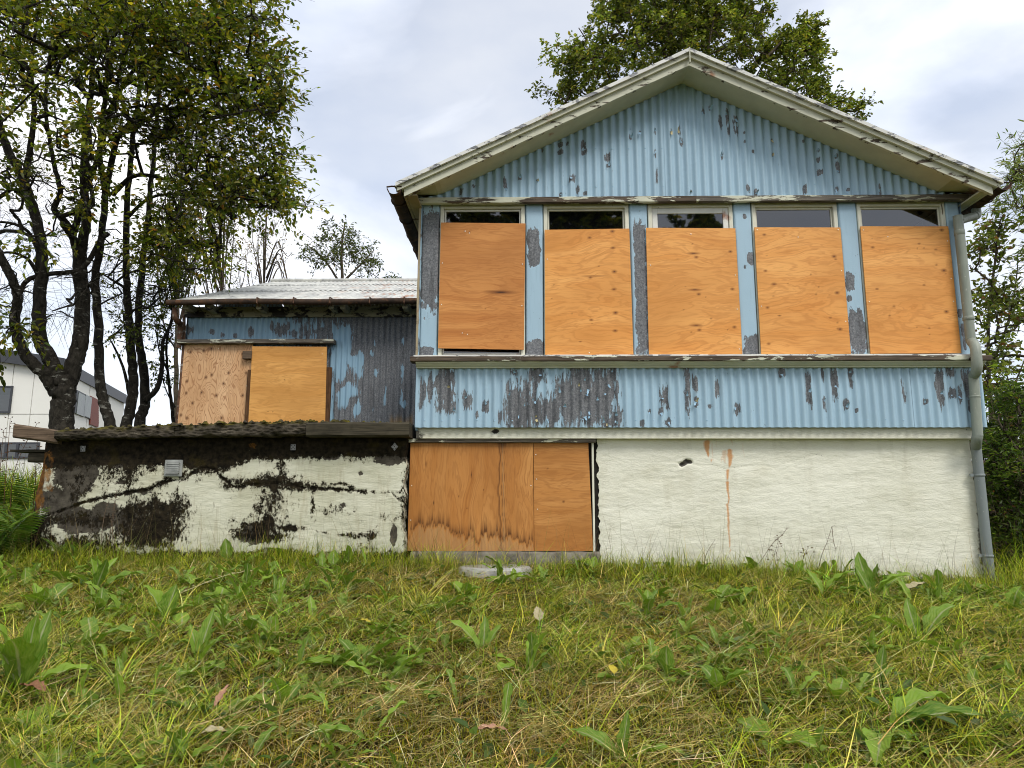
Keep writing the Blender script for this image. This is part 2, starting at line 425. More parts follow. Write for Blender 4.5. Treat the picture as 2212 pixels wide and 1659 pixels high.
M['okoume_honey'] = ply('honey_plywood', (0.76, 0.40, 0.115), (0.62, 0.29, 0.066), (0.36, 0.135, 0.022))  # honey tone of the side wing board
M['cdx'] = ply('swirly_grained_pine_plywood', (0.72, 0.46, 0.25), (0.60, 0.34, 0.16), (0.30, 0.13, 0.05), swirl=True)
def plain(name, col, rough=.6, spec=.3, metal=0, var=.15, sc=8, bump=.1):
    t = NT(name); n = t.noise(t.co(), sc, 5)
    c = t.mix(t.rng(n, .3, .7), tuple(x * (1 - var) for x in col), tuple(min(1, x * (1 + var)) for x in col))
    return t.bsdf(c, rough, t.bump(n, bump, .004), spec, metal)
def rusty(name, a, b, c3):
    t = NT(name); n = t.noise(t.co(), 8, 7, .65)
    c = t.mix(t.rng(n, .35, .6), a, b)
    c = t.mix(t.rng(t.noise(t.co((1, 1, 1), (3, 3, 3)), 14, 6), .55, .66), c, c3)
    return t.bsdf(c, .8, t.bump(n, .3, .004), .2)
M['gutter'] = rusty('rusted_gutter', (0.026, 0.018, 0.013), (0.065, 0.040, 0.026), (0.11, 0.055, 0.028))
M['rust_pipe'] = rusty('rusty_pipe', (0.06, 0.03, 0.018), (0.14, 0.075, 0.045), (0.30, 0.28, 0.24))
def pipe_mat():
    t = NT('grey_green_downpipe'); n = t.noise(t.co((3, 3, .6)), 4, 6, .65)
    z = t.n('SeparateXYZ', {0: t.n('TexCoord').outputs['Object']}).outputs[2]
    c = t.mix(t.rng(n, .3, .7), (0.175, 0.20, 0.165), (0.29, 0.315, 0.255))
    c = t.mix(t.rng(t.ma('ADD', z, t.ma('MULTIPLY', n, .5)), 1.9, 1.5, 0, .8), c, (0.165, 0.19, 0.20))
    c = t.mix(t.rng(t.noise(t.co(), 40, 4), .66, .72, 0, .7), c, (0.42, 0.42, 0.36))
    return t.bsdf(c, .5, t.bump(n, .1, .004), .4)
M['pipe'] = pipe_mat()
def roof_mat():
    t = NT('lichened_corrugated_roof'); v = t.co()
    n = t.noise(t.co((1, .3, 1)), 6, 7, .65)
    c = t.mix(t.rng(n, .3, .7), (0.32, 0.325, 0.315), (0.64, 0.64, 0.59))
    c = t.mix(t.rng(t.noise(t.co((1.2, .25, 1), (7, 7, 7)), 5, 7, .68), .56, .70, 0, .85), c, (0.11, 0.115, 0.12))
    xg = t.n('SeparateXYZ', {0: v}).outputs[0]
    rm = t.ma('MULTIPLY', t.rng(t.noise(t.co((1, .4, 1), (2, 5, 3)), 4, 6, .6), .54, .64), t.rng(xg, -3.6, -1.4))
    c = t.mix(t.ma('MULTIPLY', rm, .75), c, (0.34, 0.13, 0.045))
    return t.bsdf(c, .7, t.bump(n, .3, .004), .3)
M['roof'] = roof_mat()
def glass_mat():
    t = NT('window_glass')
    d = t.n('BsdfDiffuse', {'Color': (0.008, 0.009, 0.010, 1)})
    g = t.n('BsdfGlossy', {'Color': (1, 1, 1, 1), 'Roughness': .02})
    tr = t.n('BsdfTransparent', {'Color': (.5, .52, .51, 1)})
    fr = t.n('Fresnel', {'IOR': 1.52}).outputs[0]
    m1 = t.n('MixShader', {0: .35, 1: tr.outputs[0], 2: d.outputs[0]})
    m2 = t.n('MixShader', {0: t.ma('MULTIPLY', fr, 2.3, clamp=True), 1: m1.outputs[0], 2: g.outputs[0]})
    return t.surf(m2.outputs[0])
M['glass'] = glass_mat()
M['black'] = plain('unlit_void_black', (0.003, 0.003, 0.003), .95, .05)  # near-black colour stands in for the darkness of unlit rooms and openings
M['jamb'] = plain('black_jamb', (0.020, 0.018, 0.016), .9, .1, 0, .4, 30, .5)  # near-black backing that shows in the gaps beside the boards
M['concrete'] = plain('grey_damp_concrete', (0.17, 0.155, 0.125), .9, .1, 0, .5, 11, .5)
M['slab'] = plain('wet_pale_stone', (0.36, 0.355, 0.33), .3, .5, 0, .22, 7, .2)
M['vent'] = plain('grey_painted_metal_vent', (0.30, 0.31, 0.29), .55, .4, 0, .3, 14, .2)
M['plate'] = plain('dull_steel_plate', (0.22, 0.22, 0.21), .5, .4, .3, .4, 30, .2)
M['screw'] = plain('bright_screw_head', (0.72, 0.69, 0.60), .35, .6, .4)
M['nail_blue'] = plain('blue_painted_nail_head', (0.30, 0.47, 0.60), .45, .4)
M['flake'] = plain('loose_paint_flake', (0.25, 0.40, 0.52), .55, .3)
M['flake_back'] = plain('loose_paint_flake_back', (0.46, 0.40, 0.22), .7, .2)

# ------------------------------------------------------------------ ground
def sstep(a, b, x):
    t = np.clip((np.asarray(x, float) - a) / (b - a), 0, 1); return t * t * (3 - 2 * t)
def gz(x, y, lumps=True):
    x = np.asarray(x, float); y = np.asarray(y, float)
    he = np.interp(x, [-9, -4.3, -1, .6, 2.5, 3.9, 7], [.40, .43, .40, .37, .31, .25, .22])
    t = np.clip((y - 2.2) / 3.7, 0, 1)
    z = he * t + np.where(y < 2.2, (y - 2.2) * .03, 0)
    far = np.clip(y - 6.1, 0, 22)
    z = z + far * np.where(x < -1.5, .055, .03)
    terr = sstep(6.2, 6.42, y) * sstep(-4.32, -4.02, x) * (1 - sstep(-1.05, -.95, x)) * (1 - sstep(16, 26, y))
    z = z * (1 - terr) + 1.50 * terr
    if lumps:
        z = z + (fbm(x * 1.7, y * 1.7, 3) - .5) * .09 * (1 - terr) + (fbm(x * 6, y * 6, 9) - .5) * .035
    return np.clip(z, -8, 9)
def ground_hit(px, py):
    d = RM @ Vector(((px - W / 2) / F, (H / 2 - py) / F, -1.0))
    t = .5
    while t < 40:
        p = Vector((0, 0, CZ)) + d * (t / d.y)
        if p.z <= float(gz(p.x, p.y)): return p
        t += .01
    return p
def axis_pts(lo, hi, step, far, growth=1.35):
    a = list(np.arange(lo, hi, step)); s = step; v = hi
    while v < far: a.append(v); s *= growth; v += s
    s = step; v = lo - step; b = []
    while v > -far: b.append(v); s *= growth; v -= s
    return np.array(b[::-1] + a)
def ground_mat():
    t = NT('mossy_lawn_soil'); v = t.co()
    n1 = t.noise(v, 1.3, 5); n2 = t.noise(v, 26, 6, .65)
    c = t.mix(t.rng(n2, .3, .7), (0.012, 0.010, 0.004), (0.05, 0.042, 0.014))
    c = t.mix(t.rng(n1, .42, .62), c, t.mix(t.rng(n2, .35, .7), (0.03, 0.032, 0.004), (0.10, 0.088, 0.012)))
    return t.bsdf(c, .95, t.bump(t.noise(v, 60, 5, .7), .8, .03), .05)
gx = axis_pts(-7.5, 8.5, .07, 900); gy = axis_pts(1.2, 7.2, .07, 900)
XX, YY = np.meshgrid(gx, gy, indexing='ij')
npmesh('ground', np.stack([XX, YY, gz(XX, YY)], -1).reshape(-1, 3), gridfaces(len(gx), len(gy)), ground_mat(), smooth=True)['kind'] = 'structure'

# ------------------------------------------------------------------ the house
ZA = (1250, 1100, 2.0733); ZB = (1900, 1100, 2.074); ZC = (2625, 1100, 1.843)
ZD = (1200, 100, 2.0109); ZE = (2200, 100, 1.966); ZF = (1250, 600, 2.1067); ZG = (2250, 600, 2.0577)
Z4 = (0, 1300, 1.58); ZX = (1000, 1000, 3.95); ZW = (500, 850, 2.458)
house = empty('boarded_up_house', (1.46, 6.25, .3), 'old house clad in peeling pale blue corrugated iron, its windows boarded with plywood', 'house')
HX0, HX1, RX, RZ, SL = -.95, 3.94, 1.465, 4.939, .485       # walls, ridge, roof slope
def rake(x): return RZ - SL * np.abs(np.asarray(x) - RX)
PITCH_C = .0762
def wearfield(X, Z, patches, Y, base=0.0):
    w = np.full(X.shape, base)
    for zone, lst in patches:
        for (zx, zy, rx, rz) in lst:
            c = zat(zone, zx, zy, Y); e = zat(zone, zx + rx, zy + rz, Y)
            rxx = abs(e.x - c.x) + .004; rzz = abs(e.z - c.z) + .004
            d = np.maximum(np.abs(X - c.x) / rxx, np.abs(Z - c.z) / rzz) * .55 + np.sqrt(((X - c.x) / rxx) ** 2 + ((Z - c.z) / rzz) ** 2) * .45
            w = np.maximum(w, np.clip(1.06 - .47 * d, 0, 1.0))
    return w
def corr_sheet(name, x0, x1, zb, zt, yc, mat, parent, wearf, nz=36, amp=.0125, off=0.0, rustf=None, seg=9):
    n = max(3, int(round((x1 - x0) / PITCH_C * seg)) + 1)
    xs = np.linspace(x0, x1, n)
    lo = np.broadcast_to(zb(xs) if callable(zb) else zb, xs.shape); hi = np.broadcast_to(zt(xs) if callable(zt) else zt, xs.shape)
    t = np.linspace(0, 1, nz)
    X = np.repeat(xs[:, None], nz, 1); Z = lo[:, None] + (hi - lo)[:, None] * t[None]
    Y = yc + off + amp * np.cos(2 * np.pi * X / PITCH_C) + (fbm(X * 2.2, Z * 2.2, 21) - .5) * .008
    a = {'wear': wearf(X, Z).ravel()}
    a['rust'] = rustf(X, Z).ravel() if rustf else np.zeros(X.size)
    return npmesh(name, np.stack([X, Y, Z], -1).reshape(-1, 3), gridfaces(n, nz), mat, parent, True, a)
# --- skirt below the windows
P_SK = [(ZA, [(255, 370, 16, 95), (305, 300, 14, 80), (345, 290, 8, 40), (415, 330, 46, 130), (465, 460, 14, 45), (557, 415, 20, 52), (675, 455, 18, 32), (620, 515, 10, 18),
              (775, 520, 12, 36), (845, 385, 20, 20), (890, 470, 65, 130), (985, 480, 70, 95), (1090, 490, 100, 80), (1230, 430, 75, 140), (1320, 300, 60, 100), (1370, 430, 120, 120),
              (1480, 350, 70, 150), (1020, 240, 46, 36), (870, 225, 18, 16), (960, 340, 14, 60), (1010, 330, 12, 60)]),
        (ZB, [(20, 400, 40, 150), (120, 420, 78, 150), (190, 250, 22, 46), (215, 540, 40, 50), (150, 560, 50, 26), (535, 390, 26, 66), (690, 340, 24, 150), (735, 300, 14, 50),
              (745, 430, 12, 28), (885, 330, 14, 52), (840, 455, 15, 12), (1022, 475, 16, 32), (1325, 225, 20, 26), (1500, 320, 18, 104), (1600, 240, 8, 46), (380, 570, 15, 18),
              (555, 565, 20, 20), (430, 490, 7, 9), (1605, 440, 8, 22), (510, 490, 10, 22)]),
        (ZC, [(5, 290, 11, 92), (85, 215, 8, 36), (155, 280, 23, 86), (250, 240, 16, 66), (225, 395, 16, 24), (285, 430, 7, 10), (570, 320, 16, 66), (780, 270, 33, 92), (850, 200, 26, 26),
              (860, 330, 26, 26), (905, 330, 10, 46), (940, 250, 33, 66), (965, 380, 11, 66), (95, 390, 8, 36), (700, 375, 10, 13), (1050, 240, 14, 60), (1062, 360, 8, 20)])]
P_SK = [(z_, [(a, b_, c * (.82 if z_ is not ZA or c < 40 else 1), d * (.86 if z_ is not ZA or c < 40 else 1)) for a, b_, c, d in l_]) for z_, l_ in P_SK]
wsk = lambda X, Z: wearfield(X, Z, P_SK, 6.125)
sx = [HX0 - .01, -.03, .80, 1.69, 2.57, 3.33, HX1 + .005]
for i in range(6):
    corr_sheet('corrugated_sheet', sx[i], sx[i + 1] + (.035 if i < 5 else 0), 1.582, 2.125, 6.12, M['blue_sheet'], house, wsk, 40, off=-.0025 * (i % 2))
# --- gable sheets
P_GB = [(ZD, [(885, 1010, 12, 56), (600, 1050, 14, 26), (1245, 745, 20, 16), (1245, 795, 20, 16), (1290, 735, 7, 16), (1395, 740, 16, 34), (1400, 795, 13, 16), (1555, 825, 18, 26), (1560, 880, 10, 13),
              (1325, 965, 20, 26), (1360, 1035, 14, 30), (1408, 1060, 10, 13), (1250, 1070, 9, 13), (980, 965, 10, 16), (1095, 980, 7, 9), (1705, 700, 9, 12), (1765, 660, 10, 20), (1865, 655, 7, 26),
              (1865, 800, 7, 36), (1875, 950, 9, 52), (2025, 660, 13, 36), (2030, 725, 15, 26), (1970, 650, 7, 12), (2180, 525, 12, 26), (680, 1015, 7, 10), (1130, 780, 7, 9), (2100, 1055, 9, 12)]),
        (ZE, [(165, 515, 14, 25), (207, 500, 10, 18), (272, 590, 18, 46), (315, 555, 12, 54), (325, 650, 12, 50), (370, 570, 16, 27), (378, 640, 17, 37), (280, 810, 10, 18), (480, 775, 8, 13),
              (600, 700, 9, 11), (608, 795, 8, 9), (908, 905, 16, 18), (895, 825, 12, 15), (893, 765, 9, 9), (1010, 805, 9, 13), (1020, 875, 13, 36), (1015, 1010, 13, 22), (810, 1015, 16, 28),
              (450, 1020, 13, 27), (500, 1035, 13, 16), (1085, 1020, 9, 9), (1290, 1010, 7, 54), (800, 710, 6, 8), (425, 655, 8, 9), (425, 712, 8, 8)])]
P_GB = [(z_, [(a, b_, c * .62, d * .66) for a, b_, c, d in l_]) for z_, l_ in P_GB]
wgb = lambda X, Z: wearfield(X, Z, P_GB, 6.125)
gxs = [-1.0, -.22, .52, 1.28, 2.03, 2.80, 3.42, 3.95]
for i in range(7):
    corr_sheet('corrugated_sheet', gxs[i], gxs[i + 1] + (.035 if i < 6 else 0), 3.655, lambda x: np.maximum(rake(x) - .10, 3.70), 6.12, M['blue_sheet'], house, wgb, 44, off=-.0025 * (i % 2))
# nail heads on the sheets
def blobs(pts, r, name, mat, parent, flat=.5, n=6):
    b = MB()
    for (x, y, z) in pts:
        th = np.linspace(0, 2 * np.pi, n, endpoint=False)
        V = [(x + r * math.cos(a), y, z + r * math.sin(a)) for a in th] + [(x, y - r * flat, z)]
        b.add(V, [], [((k + 1) % n, k, n) for k in range(n)])
    o = b.build(name, mat, parent); o['kind'] = 'stuff'; return o
pts = []
for k in range(-12, 52):
    x = (k + .5) * PITCH_C
    for z, lo in ((1.645, HX0), (3.79, -.6), (4.16, .2)):
        if lo < x < 3.9 and k % 2 == 0 and z < float(rake(x)) - .16 and x > HX0:
            pts.append((x, 6.1085, z + random.uniform(-.006, .006)))
blobs(pts, .0075, 'nail_heads', M['nail_blue'], house)
# loose curls of paint where the skirt and gable peel
def flake(b, x, y, z, w, h, rot, curl):
    n = 5; V = []
    for i in range(n):
        t = i / (n - 1); a = curl * t
        yy = -h * (1 - math.cos(a)) / max(curl, .01) - .001; zz = h * math.sin(a) / max(curl, .01)
        ww = w * (1 - .75 * t) * (1 + .3 * math.sin(i * 2.3 + x * 40))
        for sgn in (-1, 1):
            dx = sgn * ww / 2
            V.append((x + dx * math.cos(rot) - zz * math.sin(rot), y + yy, z + dx * math.sin(rot) + zz * math.cos(rot)))
    b.add(V, [(2 * i, 2 * i + 1, 2 * i + 3, 2 * i + 2) for i in range(n - 1)])
for mat, key in ((M['flake'], 0), (M['flake_back'], 1)):
    b = MB(); rr = random.Random(5 + key)
    for zone, lst in P_SK + P_GB:
        for (zx, zy, rx, rz) in lst:
            for _ in range(1 if rx < 30 else 3):
                if rr.random() < (.6 if key == 0 else .10):
                    p = zat(zone, zx + rr.uniform(-.8, .8) * rx, zy + rr.uniform(-.7, .8) * rz, 6.105)
                    if 3.6 < p.z < rake(p.x) - .2 or p.z < 2.08:
                        flake(b, p.x, p.y, p.z, rr.uniform(.012, .028), rr.uniform(.025, .06), rr.choice((0, math.pi)) + rr.uniform(-.5, .5), rr.uniform(.8, 2.2))
    b.build('paint_flakes', mat, house)['kind'] = 'stuff'
# --- piers of flat blue iron between the windows
P_PI = [(ZF, [(308, 505, 52, 285), (1012, 370, 34, 60), (1020, 480, 36, 66), (1025, 1120, 58, 48), (1752, 720, 46, 400), (1740, 330, 40, 46), (255, 1140, 60, 26)]),
        (ZG, [(345, 212, 11, 13), (383, 490, 17, 32), (348, 548, 5, 12), (395, 1085, 52, 66), (1050, 650, 26, 52), (1045, 760, 13, 14), (1100, 985, 58, 128), (1850, 620, 20, 46), (1885, 1000, 13, 56),
              (1785, 860, 13, 22), (1805, 970, 13, 36), (1815, 1060, 10, 36), (1815, 370, 14, 60)])]
def X_of(zone, zx, zy, Y): return zat(zone, zx, zy, Y).x
op = [(X_of(ZF, 378, 200, 6.16), X_of(ZF, 957, 200, 6.16)), (X_of(ZF, 1085, 200, 6.16), X_of(ZF, 1668, 200, 6.16)), (X_of(ZF, 1800, 200, 6.16), X_of(ZG, 268, 200, 6.16)),
      (X_of(ZG, 395, 200, 6.16), X_of(ZG, 968, 200, 6.16)), (X_of(ZG, 1100, 200, 6.16), X_of(ZG, 1690, 200, 6.16))]
ed = [HX0] + [v for o_ in op for v in o_] + [HX1 - .01]
for i in range(6):
    a, b_ = ed[2 * i], ed[2 * i + 1]
    n, m = 14, 90
    xs = np.linspace(a, b_, n); zs = np.linspace(2.20, 3.66, m); X, Z = np.meshgrid(xs, zs, indexing='ij')
    Y = 6.158 + (fbm(X * 3, Z * 3, 31) - .5) * .004 + .05 * (np.clip(np.abs((X - (a + b_) / 2) / ((b_ - a) / 2)), .92, 1) - .92) / .08
    w = wearfield(X, Z, P_PI, 6.158)
    if i == 2:
        w = np.minimum(w, np.where((X < a + .035), .38, 2.0))
    npmesh('pier_cover', np.stack([X, Y, Z], -1).reshape(-1, 3), gridfaces(n, m), M['blue_flat'], house, True, {'wear': w.ravel(), 'rust': w.ravel() * 0})
# --- windows
for i, (a, b_) in enumerate(op):
    f = MB(); w = .036
    z0, z1 = 2.205, 3.662
    y0, y1 = 6.165, 6.215
    f.rough(a, a + w, y0, y1, z0, z1, .06, .002, i * 5 + 1, 2).rough(b_ - w, b_, y0, y1, z0, z1, .06, .002, i * 5 + 2, 2)
    f.rough(a + w, b_ - w, y0 + .004, y1, z1 - .055, z1, .06, .002, i * 5 + 3).rough(a + w, b_ - w, y0 + .002, y1, z0, z0 + .03, .06, .002, i * 5 + 4)
    win = f.build('window', M['frame_white'], house, attrs={'wear': np.zeros(f.n)})
    s = MB(); q = .052 if i == 2 else .016; yy = 6.178 if i == 2 else 6.19
    zt = z1 - .058
    s.bev(a + w + .003, a + w + q, yy, yy + .03, z0 + .034, zt, .003).bev(b_ - w - q, b_ - w - .003, yy, yy + .03, z0 + .034, zt, .003)
    s.bev(a + w + q, b_ - w - q, yy + .001, yy + .029, zt - q, zt, .003).bev(a + w + q, b_ - w - q, yy + .001, yy + .029, z0 + .034, z0 + .034 + q, .003)
    s.build('sash', M['frame_clean'] if i in (0, 2) else M['frame_white'], win, attrs={'wear': np.zeros(s.n)})
    g = MB(); xa, xb2, za, zb2 = a + w + q - .004, b_ - w - q + .004, z0 + .04, zt - q + .004
    g.add([(xa, yy + .012, za), (xb2, yy + .012, za), (xb2, yy + .012, zb2), (xa, yy + .012, zb2)], [(0, 1, 2, 3)]); g.build('pane', M['glass'], win)
# --- shell behind the cladding (walls, floor, painted black for unlit rooms)
sh = MB()
sh.box(HX0 + .03, HX1 - .04, 6.9, 6.95, 1.3, 4.2)                       # partition behind the glazing, painted black as if unlit
sh.box(HX0 + .03, HX1 - .04, 6.24, 6.9, 2.02, 2.06)
sh.box(HX0 + .03, HX1 - .04, 6.2, 6.9, 3.68, 3.72)
sh.build('inner_shell', M['black'], house)
for sx_, nm in ((HX0, 0), (HX1, 1)):
    n = 400; ys = np.linspace(6.135, 12.0, n); zs = np.linspace(1.56, 3.70, 8)
    Yg, Zg = np.meshgrid(ys, zs, indexing='ij')
    Xg = sx_ + .0085 * np.cos(2 * np.pi * Yg / PITCH_C) * np.where(Zg > 1.4, 1, 0)
    npmesh('side_wall', np.stack([Xg, Yg, Zg], -1).reshape(-1, 3), gridfaces(n, 8), M['blue_sheet'], house, True, {'wear': (fbm(Yg * 2, Zg, 4) * .5).ravel(), 'rust': np.zeros(Yg.size)})
for xa, xb2 in ((3.80, 3.862), (-.93, -.88)):
    b = MB(); b.box(xa, xb2, 6.37, 12, .1, 1.6); b.build('basement_side_wall', M['render'], house, attrs={'wear': np.zeros(b.n), 'rust': np.zeros(b.n)})
ct = MB(); ct.rough(HX0 - .022, HX0 - .004, 6.13, 6.17, 2.19, 3.66, .06, .003, 3, 2); ct.build('corner_strip', M['eave_brown'], house, attrs={'wear': np.zeros(ct.n)})
# --- sill: flashing, projecting board, moulding
s = MB(); s.rough(-.98, 3.96, 6.06, 6.17, 2.192, 2.212, .08, .0025, 41); s.build('sill_flashing', M['flashing'], house, attrs={'wear': np.full(s.n, -.05)})
s = MB(); s.rough(-1.0, 3.985, 6.015, 6.15, 2.148, 2.191, .04, .0035, 42); s.build('sill_board', M['trim_old'], house, attrs={'wear': np.full(s.n, .05)})
s = MB()
prof = [(6.13, 2.147), (6.035, 2.147), (6.038, 2.138), (6.052, 2.130), (6.068, 2.118), (6.085, 2.110), (6.088, 2.102), (6.13, 2.102)]
xs = np.linspace(-.955, 3.945, 60); V = np.array([[(x, y, z) for (y, z) in prof] for x in xs]).reshape(-1, 3)
Q = [(i * 8 + k, i * 8 + (k + 1) % 8, i * 8 + 8 + (k + 1) % 8, i * 8 + 8 + k) for i in range(59) for k in range(8)]
s.add(V, Q); s.build('sill_moulding', M['trim_light'], house, attrs={'wear': np.full(s.n, -.1)})
# --- trim board under the gable
s = MB(); s.rough(-1.018, 1.55, 6.095, 6.145, 3.63, 3.688, .04, .003, 44); s.build('gable_trim', M['trim_old'], house, attrs={'wear': np.linspace(-.22, .1, s.n)})
s = MB(); s.rough(1.55, 4.035, 6.096, 6.145, 3.63, 3.688, .04, .003, 45); s.build('gable_trim', M['trim_grey'], house, attrs={'wear': np.full(s.n, .06)})
# --- concrete lintel band, basement wall
def wallgrid(name, x0f, x1f, z0, z1, yf, mat, parent, attrf, step=.014, depth=.12, relief=.006, seed=3):
    nz = int((z1 - z0) / step) + 1; zs = np.linspace(z0, z1, nz)
    a = np.array([x0f(z) for z in zs]); b = np.array([x1f(z) for z in zs])
    nx = int((b.max() - a.min()) / step) + 1
    t = np.linspace(0, 1, nx)
    X = a[None] + (b - a)[None] * t[:, None]; Z = np.repeat(zs[None], nx, 0)
    at_ = attrf(X, Z)
    D = at_.pop('disp', 0)
    Y = yf - (fbm(X * 3, Z * 7, seed, 5) - .5) * 2 * relief - (fbm(X * 14, Z * 40, seed + 5, 3) - .5) * relief * .9 + D
    V = np.stack([X, Y, Z], -1)
    Qs = [gridfaces(nx, nz)]; VV = [V.reshape(-1, 3)]; n0 = nx * nz
    ex = {k: [v.ravel()] for k, v in at_.items()}
    for edge, vals in ((V[0], 0), (V[-1], -1)):
        back = edge.copy(); back[:, 1] += depth
        base = n0; VV += [edge, back]; n0 += 2 * nz
        i = np.arange(nz - 1); Qs.append(np.stack([base + i, base + i + 1, base + nz + i + 1, base + nz + i], 1))
        for k in ex: e = at_[k][vals]; ex[k] += [e, e]
    for edge, vals in ((V[:, 0], 0), (V[:, -1], -1)):
        back = edge.copy(); back[:, 1] += depth
        base = n0; VV += [edge, back]; n0 += 2 * nx
        i = np.arange(nx - 1); Qs.append(np.stack([base + i, base + i + 1, base + nx + i + 1, base + nx + i], 1))
        for k in ex: e = at_[k][:, vals]; ex[k] += [e, e]
    return npmesh(name, np.concatenate(VV), Qs, mat, parent, True, {k: np.concatenate(v) for k, v in ex.items()})
def polydist(X, Z, pts):
    d = np.full(X.shape, 9.0); s = np.zeros(X.shape)
    for i in range(len(pts) - 1):
        ax, az = pts[i]; bx, bz = pts[i + 1]
        L2 = (bx - ax) ** 2 + (bz - az) ** 2 + 1e-9
        t = np.clip(((X - ax) * (bx - ax) + (Z - az) * (bz - az)) / L2, 0, 1)
        dd = np.hypot(X - ax - t * (bx - ax), Z - az - t * (bz - az))
        d = np.minimum(d, dd)
    return d
def zl(zone, pts, Y): return [(zat(zone, a, b, Y).x, zat(zone, a, b, Y).z) for a, b in pts]
cr_main = zl(ZB, [(610, 835), (670, 838), (720, 842), (780, 860), (860, 845), (930, 875), (1000, 870), (1100, 855), (1190, 850), (1280, 868), (1340, 840), (1450, 810), (1560, 780), (1640, 800)], 6.25)
cr_2 = zl(ZB, [(75, 785), (180, 800), (300, 845), (420, 830), (560, 830), (640, 835)], 6.25)
cr_3 = zl(ZB, [(985, 640), (978, 730), (955, 860), (945, 930), (955, 1010), (962, 1150), (965, 1300), (968, 1450)], 6.25)
cr_4 = zl(ZB, [(1000, 960), (1100, 960), (1190, 990), (1310, 990)], 6.25)
cr_5 = zl(ZC, [(0, 700), (90, 690), (200, 715), (240, 620)], 6.25)
cr_6 = zl(ZC, [(460, 672), (540, 695), (605, 712), (650, 690), (740, 680), (860, 692)], 6.25)
hole = zat(ZB, 668, 838, 6.25)
def base_attr(X, Z):
    w = np.zeros(X.shape)
    d = np.minimum.reduce([polydist(X, Z, c) + .0022 * i for i, c in ((0, cr_main), (1.2, cr_2), (1.2, cr_4), (.8, cr_5), (.5, cr_6), (.6, cr_3))])
    d = d + (fbm(X * 40, Z * 40, 8) - .5) * .004
    disp = np.clip(1 - d / .010, 0, 1) * .003
    hd = np.sqrt(((X - hole.x) / .058) ** 2 + ((Z - hole.z - .012 * np.sin((X - hole.x) * 40)) / .020) ** 2) + (fbm(X * 30, Z * 45, 6) - .5) * 1.6
    disp = disp + np.clip(1.15 - hd, 0, 1) * .05
    w = np.maximum(w, np.clip(1 - d / .009, 0, 1) * (.30 + .42 * fbm(X * 7, Z * 7, 19)))
    w = np.maximum(w, np.clip(1.5 - hd, 0, 1.1))
    low = .60 - (Z - np.interp(X, [.6, 2.5, 3.9], [.38, .34, .28])) / .26 + (fbm(X * 5, Z * 5, 29) - .5) * .35
    w = np.maximum(w, np.clip(low, 0, .75))
    w = np.maximum(w, np.clip(.60 - (3.87 - X) / .12 - np.clip(Z - .75, 0, 1) * .8, 0, .8))  # mask rises toward the right edge, fading with height
    w = np.maximum(w, np.clip(.5 - (X - .615) / .03, 0, .5))
    r = np.zeros(X.shape)
    def streak(zx, z0, z1, wd, s, zone=ZB):
        a = zat(zone, zx, z0, 6.25); b = zat(zone, zx, z1, 6.25); ww = wd / 2.07 / 248
        xx = a.x + (fbm(Z * 9, Z * 0 + zx, 3) - .5) * .03; ww = ww * (.35 + 1.1 * fbm(Z * 16, Z * 0 + zx * .7, 12)) * np.clip(.35 + (Z - b.z) / (a.z - b.z + 1e-6), .35, 1)
        return s * np.clip(1.3 - np.abs(X - xx) / ww, 0, 1) * np.clip((a.z - Z) / .02, 0, 1) * np.clip((Z - b.z) / .04, 0, 1)
    for a_ in ((825, 675, 812, 16, 1), (852, 800, 850, 8, .8), (880, 675, 760, 6, .35), (968, 735, 880, 16, 1.0), (940, 740, 860, 14, .5), (915, 780, 850, 6, .4), (953, 870, 970, 10, 1), (957, 950, 1130, 8, 1), (962, 1100, 1470, 7, .85), (1060, 690, 840, 10, .28), (885, 860, 960, 8, .25), (985, 640, 740, 5, .5), (858, 690, 840, 5, .5)):
        r = np.maximum(r, streak(*a_))
    return {'wear': w, 'rust': r, 'disp': disp}
wallgrid('basement_wall', lambda z: .628 + (vnoise(z * 23, 2., 5) - .5) * .022 + (vnoise(z * 80, 2., 6) - .5) * .010 + .012 * (1 - (z - .3) / 1.2),
         lambda z: 3.872 + (vnoise(z * 20, 7., 5) - .5) * .022, .1, 1.500, 6.25, M['render'], house, base_attr, .0095)
band_hole = zat(ZA, 745, 622, 6.17)
def band_attr(X, Z):
    hd = np.sqrt(((X - band_hole.x) / .038) ** 2 + ((Z - band_hole.z) / .022) ** 2)
    c1 = zl(ZA, [(640, 630), (720, 625), (750, 640), (760, 665), (830, 650)], 6.17); c2 = zl(ZC, [(948, 535), (962, 565), (975, 598)], 6.17)
    d = np.minimum(polydist(X, Z, c1), polydist(X, Z, c2)) + (fbm(X * 40, Z * 40, 8) - .5) * .004
    w = np.maximum(np.clip(1 - d / .008, 0, 1) * .7, np.clip(1.4 - hd, 0, 1.1))
    w = np.maximum(w, np.clip(.62 - (X + .95) / .30, 0, .62))
    w = np.maximum(w, np.clip(.45 - (Z - 1.49) / .02, 0, .45))
    return {'wear': w, 'rust': np.zeros(X.shape), 'disp': np.clip(1.1 - hd, 0, 1) * .05 + np.clip(1 - d / .008, 0, 1) * .012}
wallgrid('lintel_band', lambda z: -.955, lambda z: 3.905, 1.492, 1.60, 6.168, M['render'], house, band_attr, relief=.003, seed=8, depth=.2)
s = MB(); s.box(-1.03, .70, 6.262, 6.32, .2, 1.493); s.build('doorway_backing', M['jamb'], house)
s = MB(); s.rough(.578, .596, 6.225, 6.262, .53, 1.485, .05, .002, 12, 2); s.build('door_frame', M['frame_white'], house, attrs={'wear': np.full(s.n, -.05)})
s = MB(); s.rough(-1.03, .612, 6.19, 6.262, 1.458, 1.492, .05, .003, 13); s.build('door_head', M['trim_grey'], house, attrs={'wear': np.full(s.n, .05)})
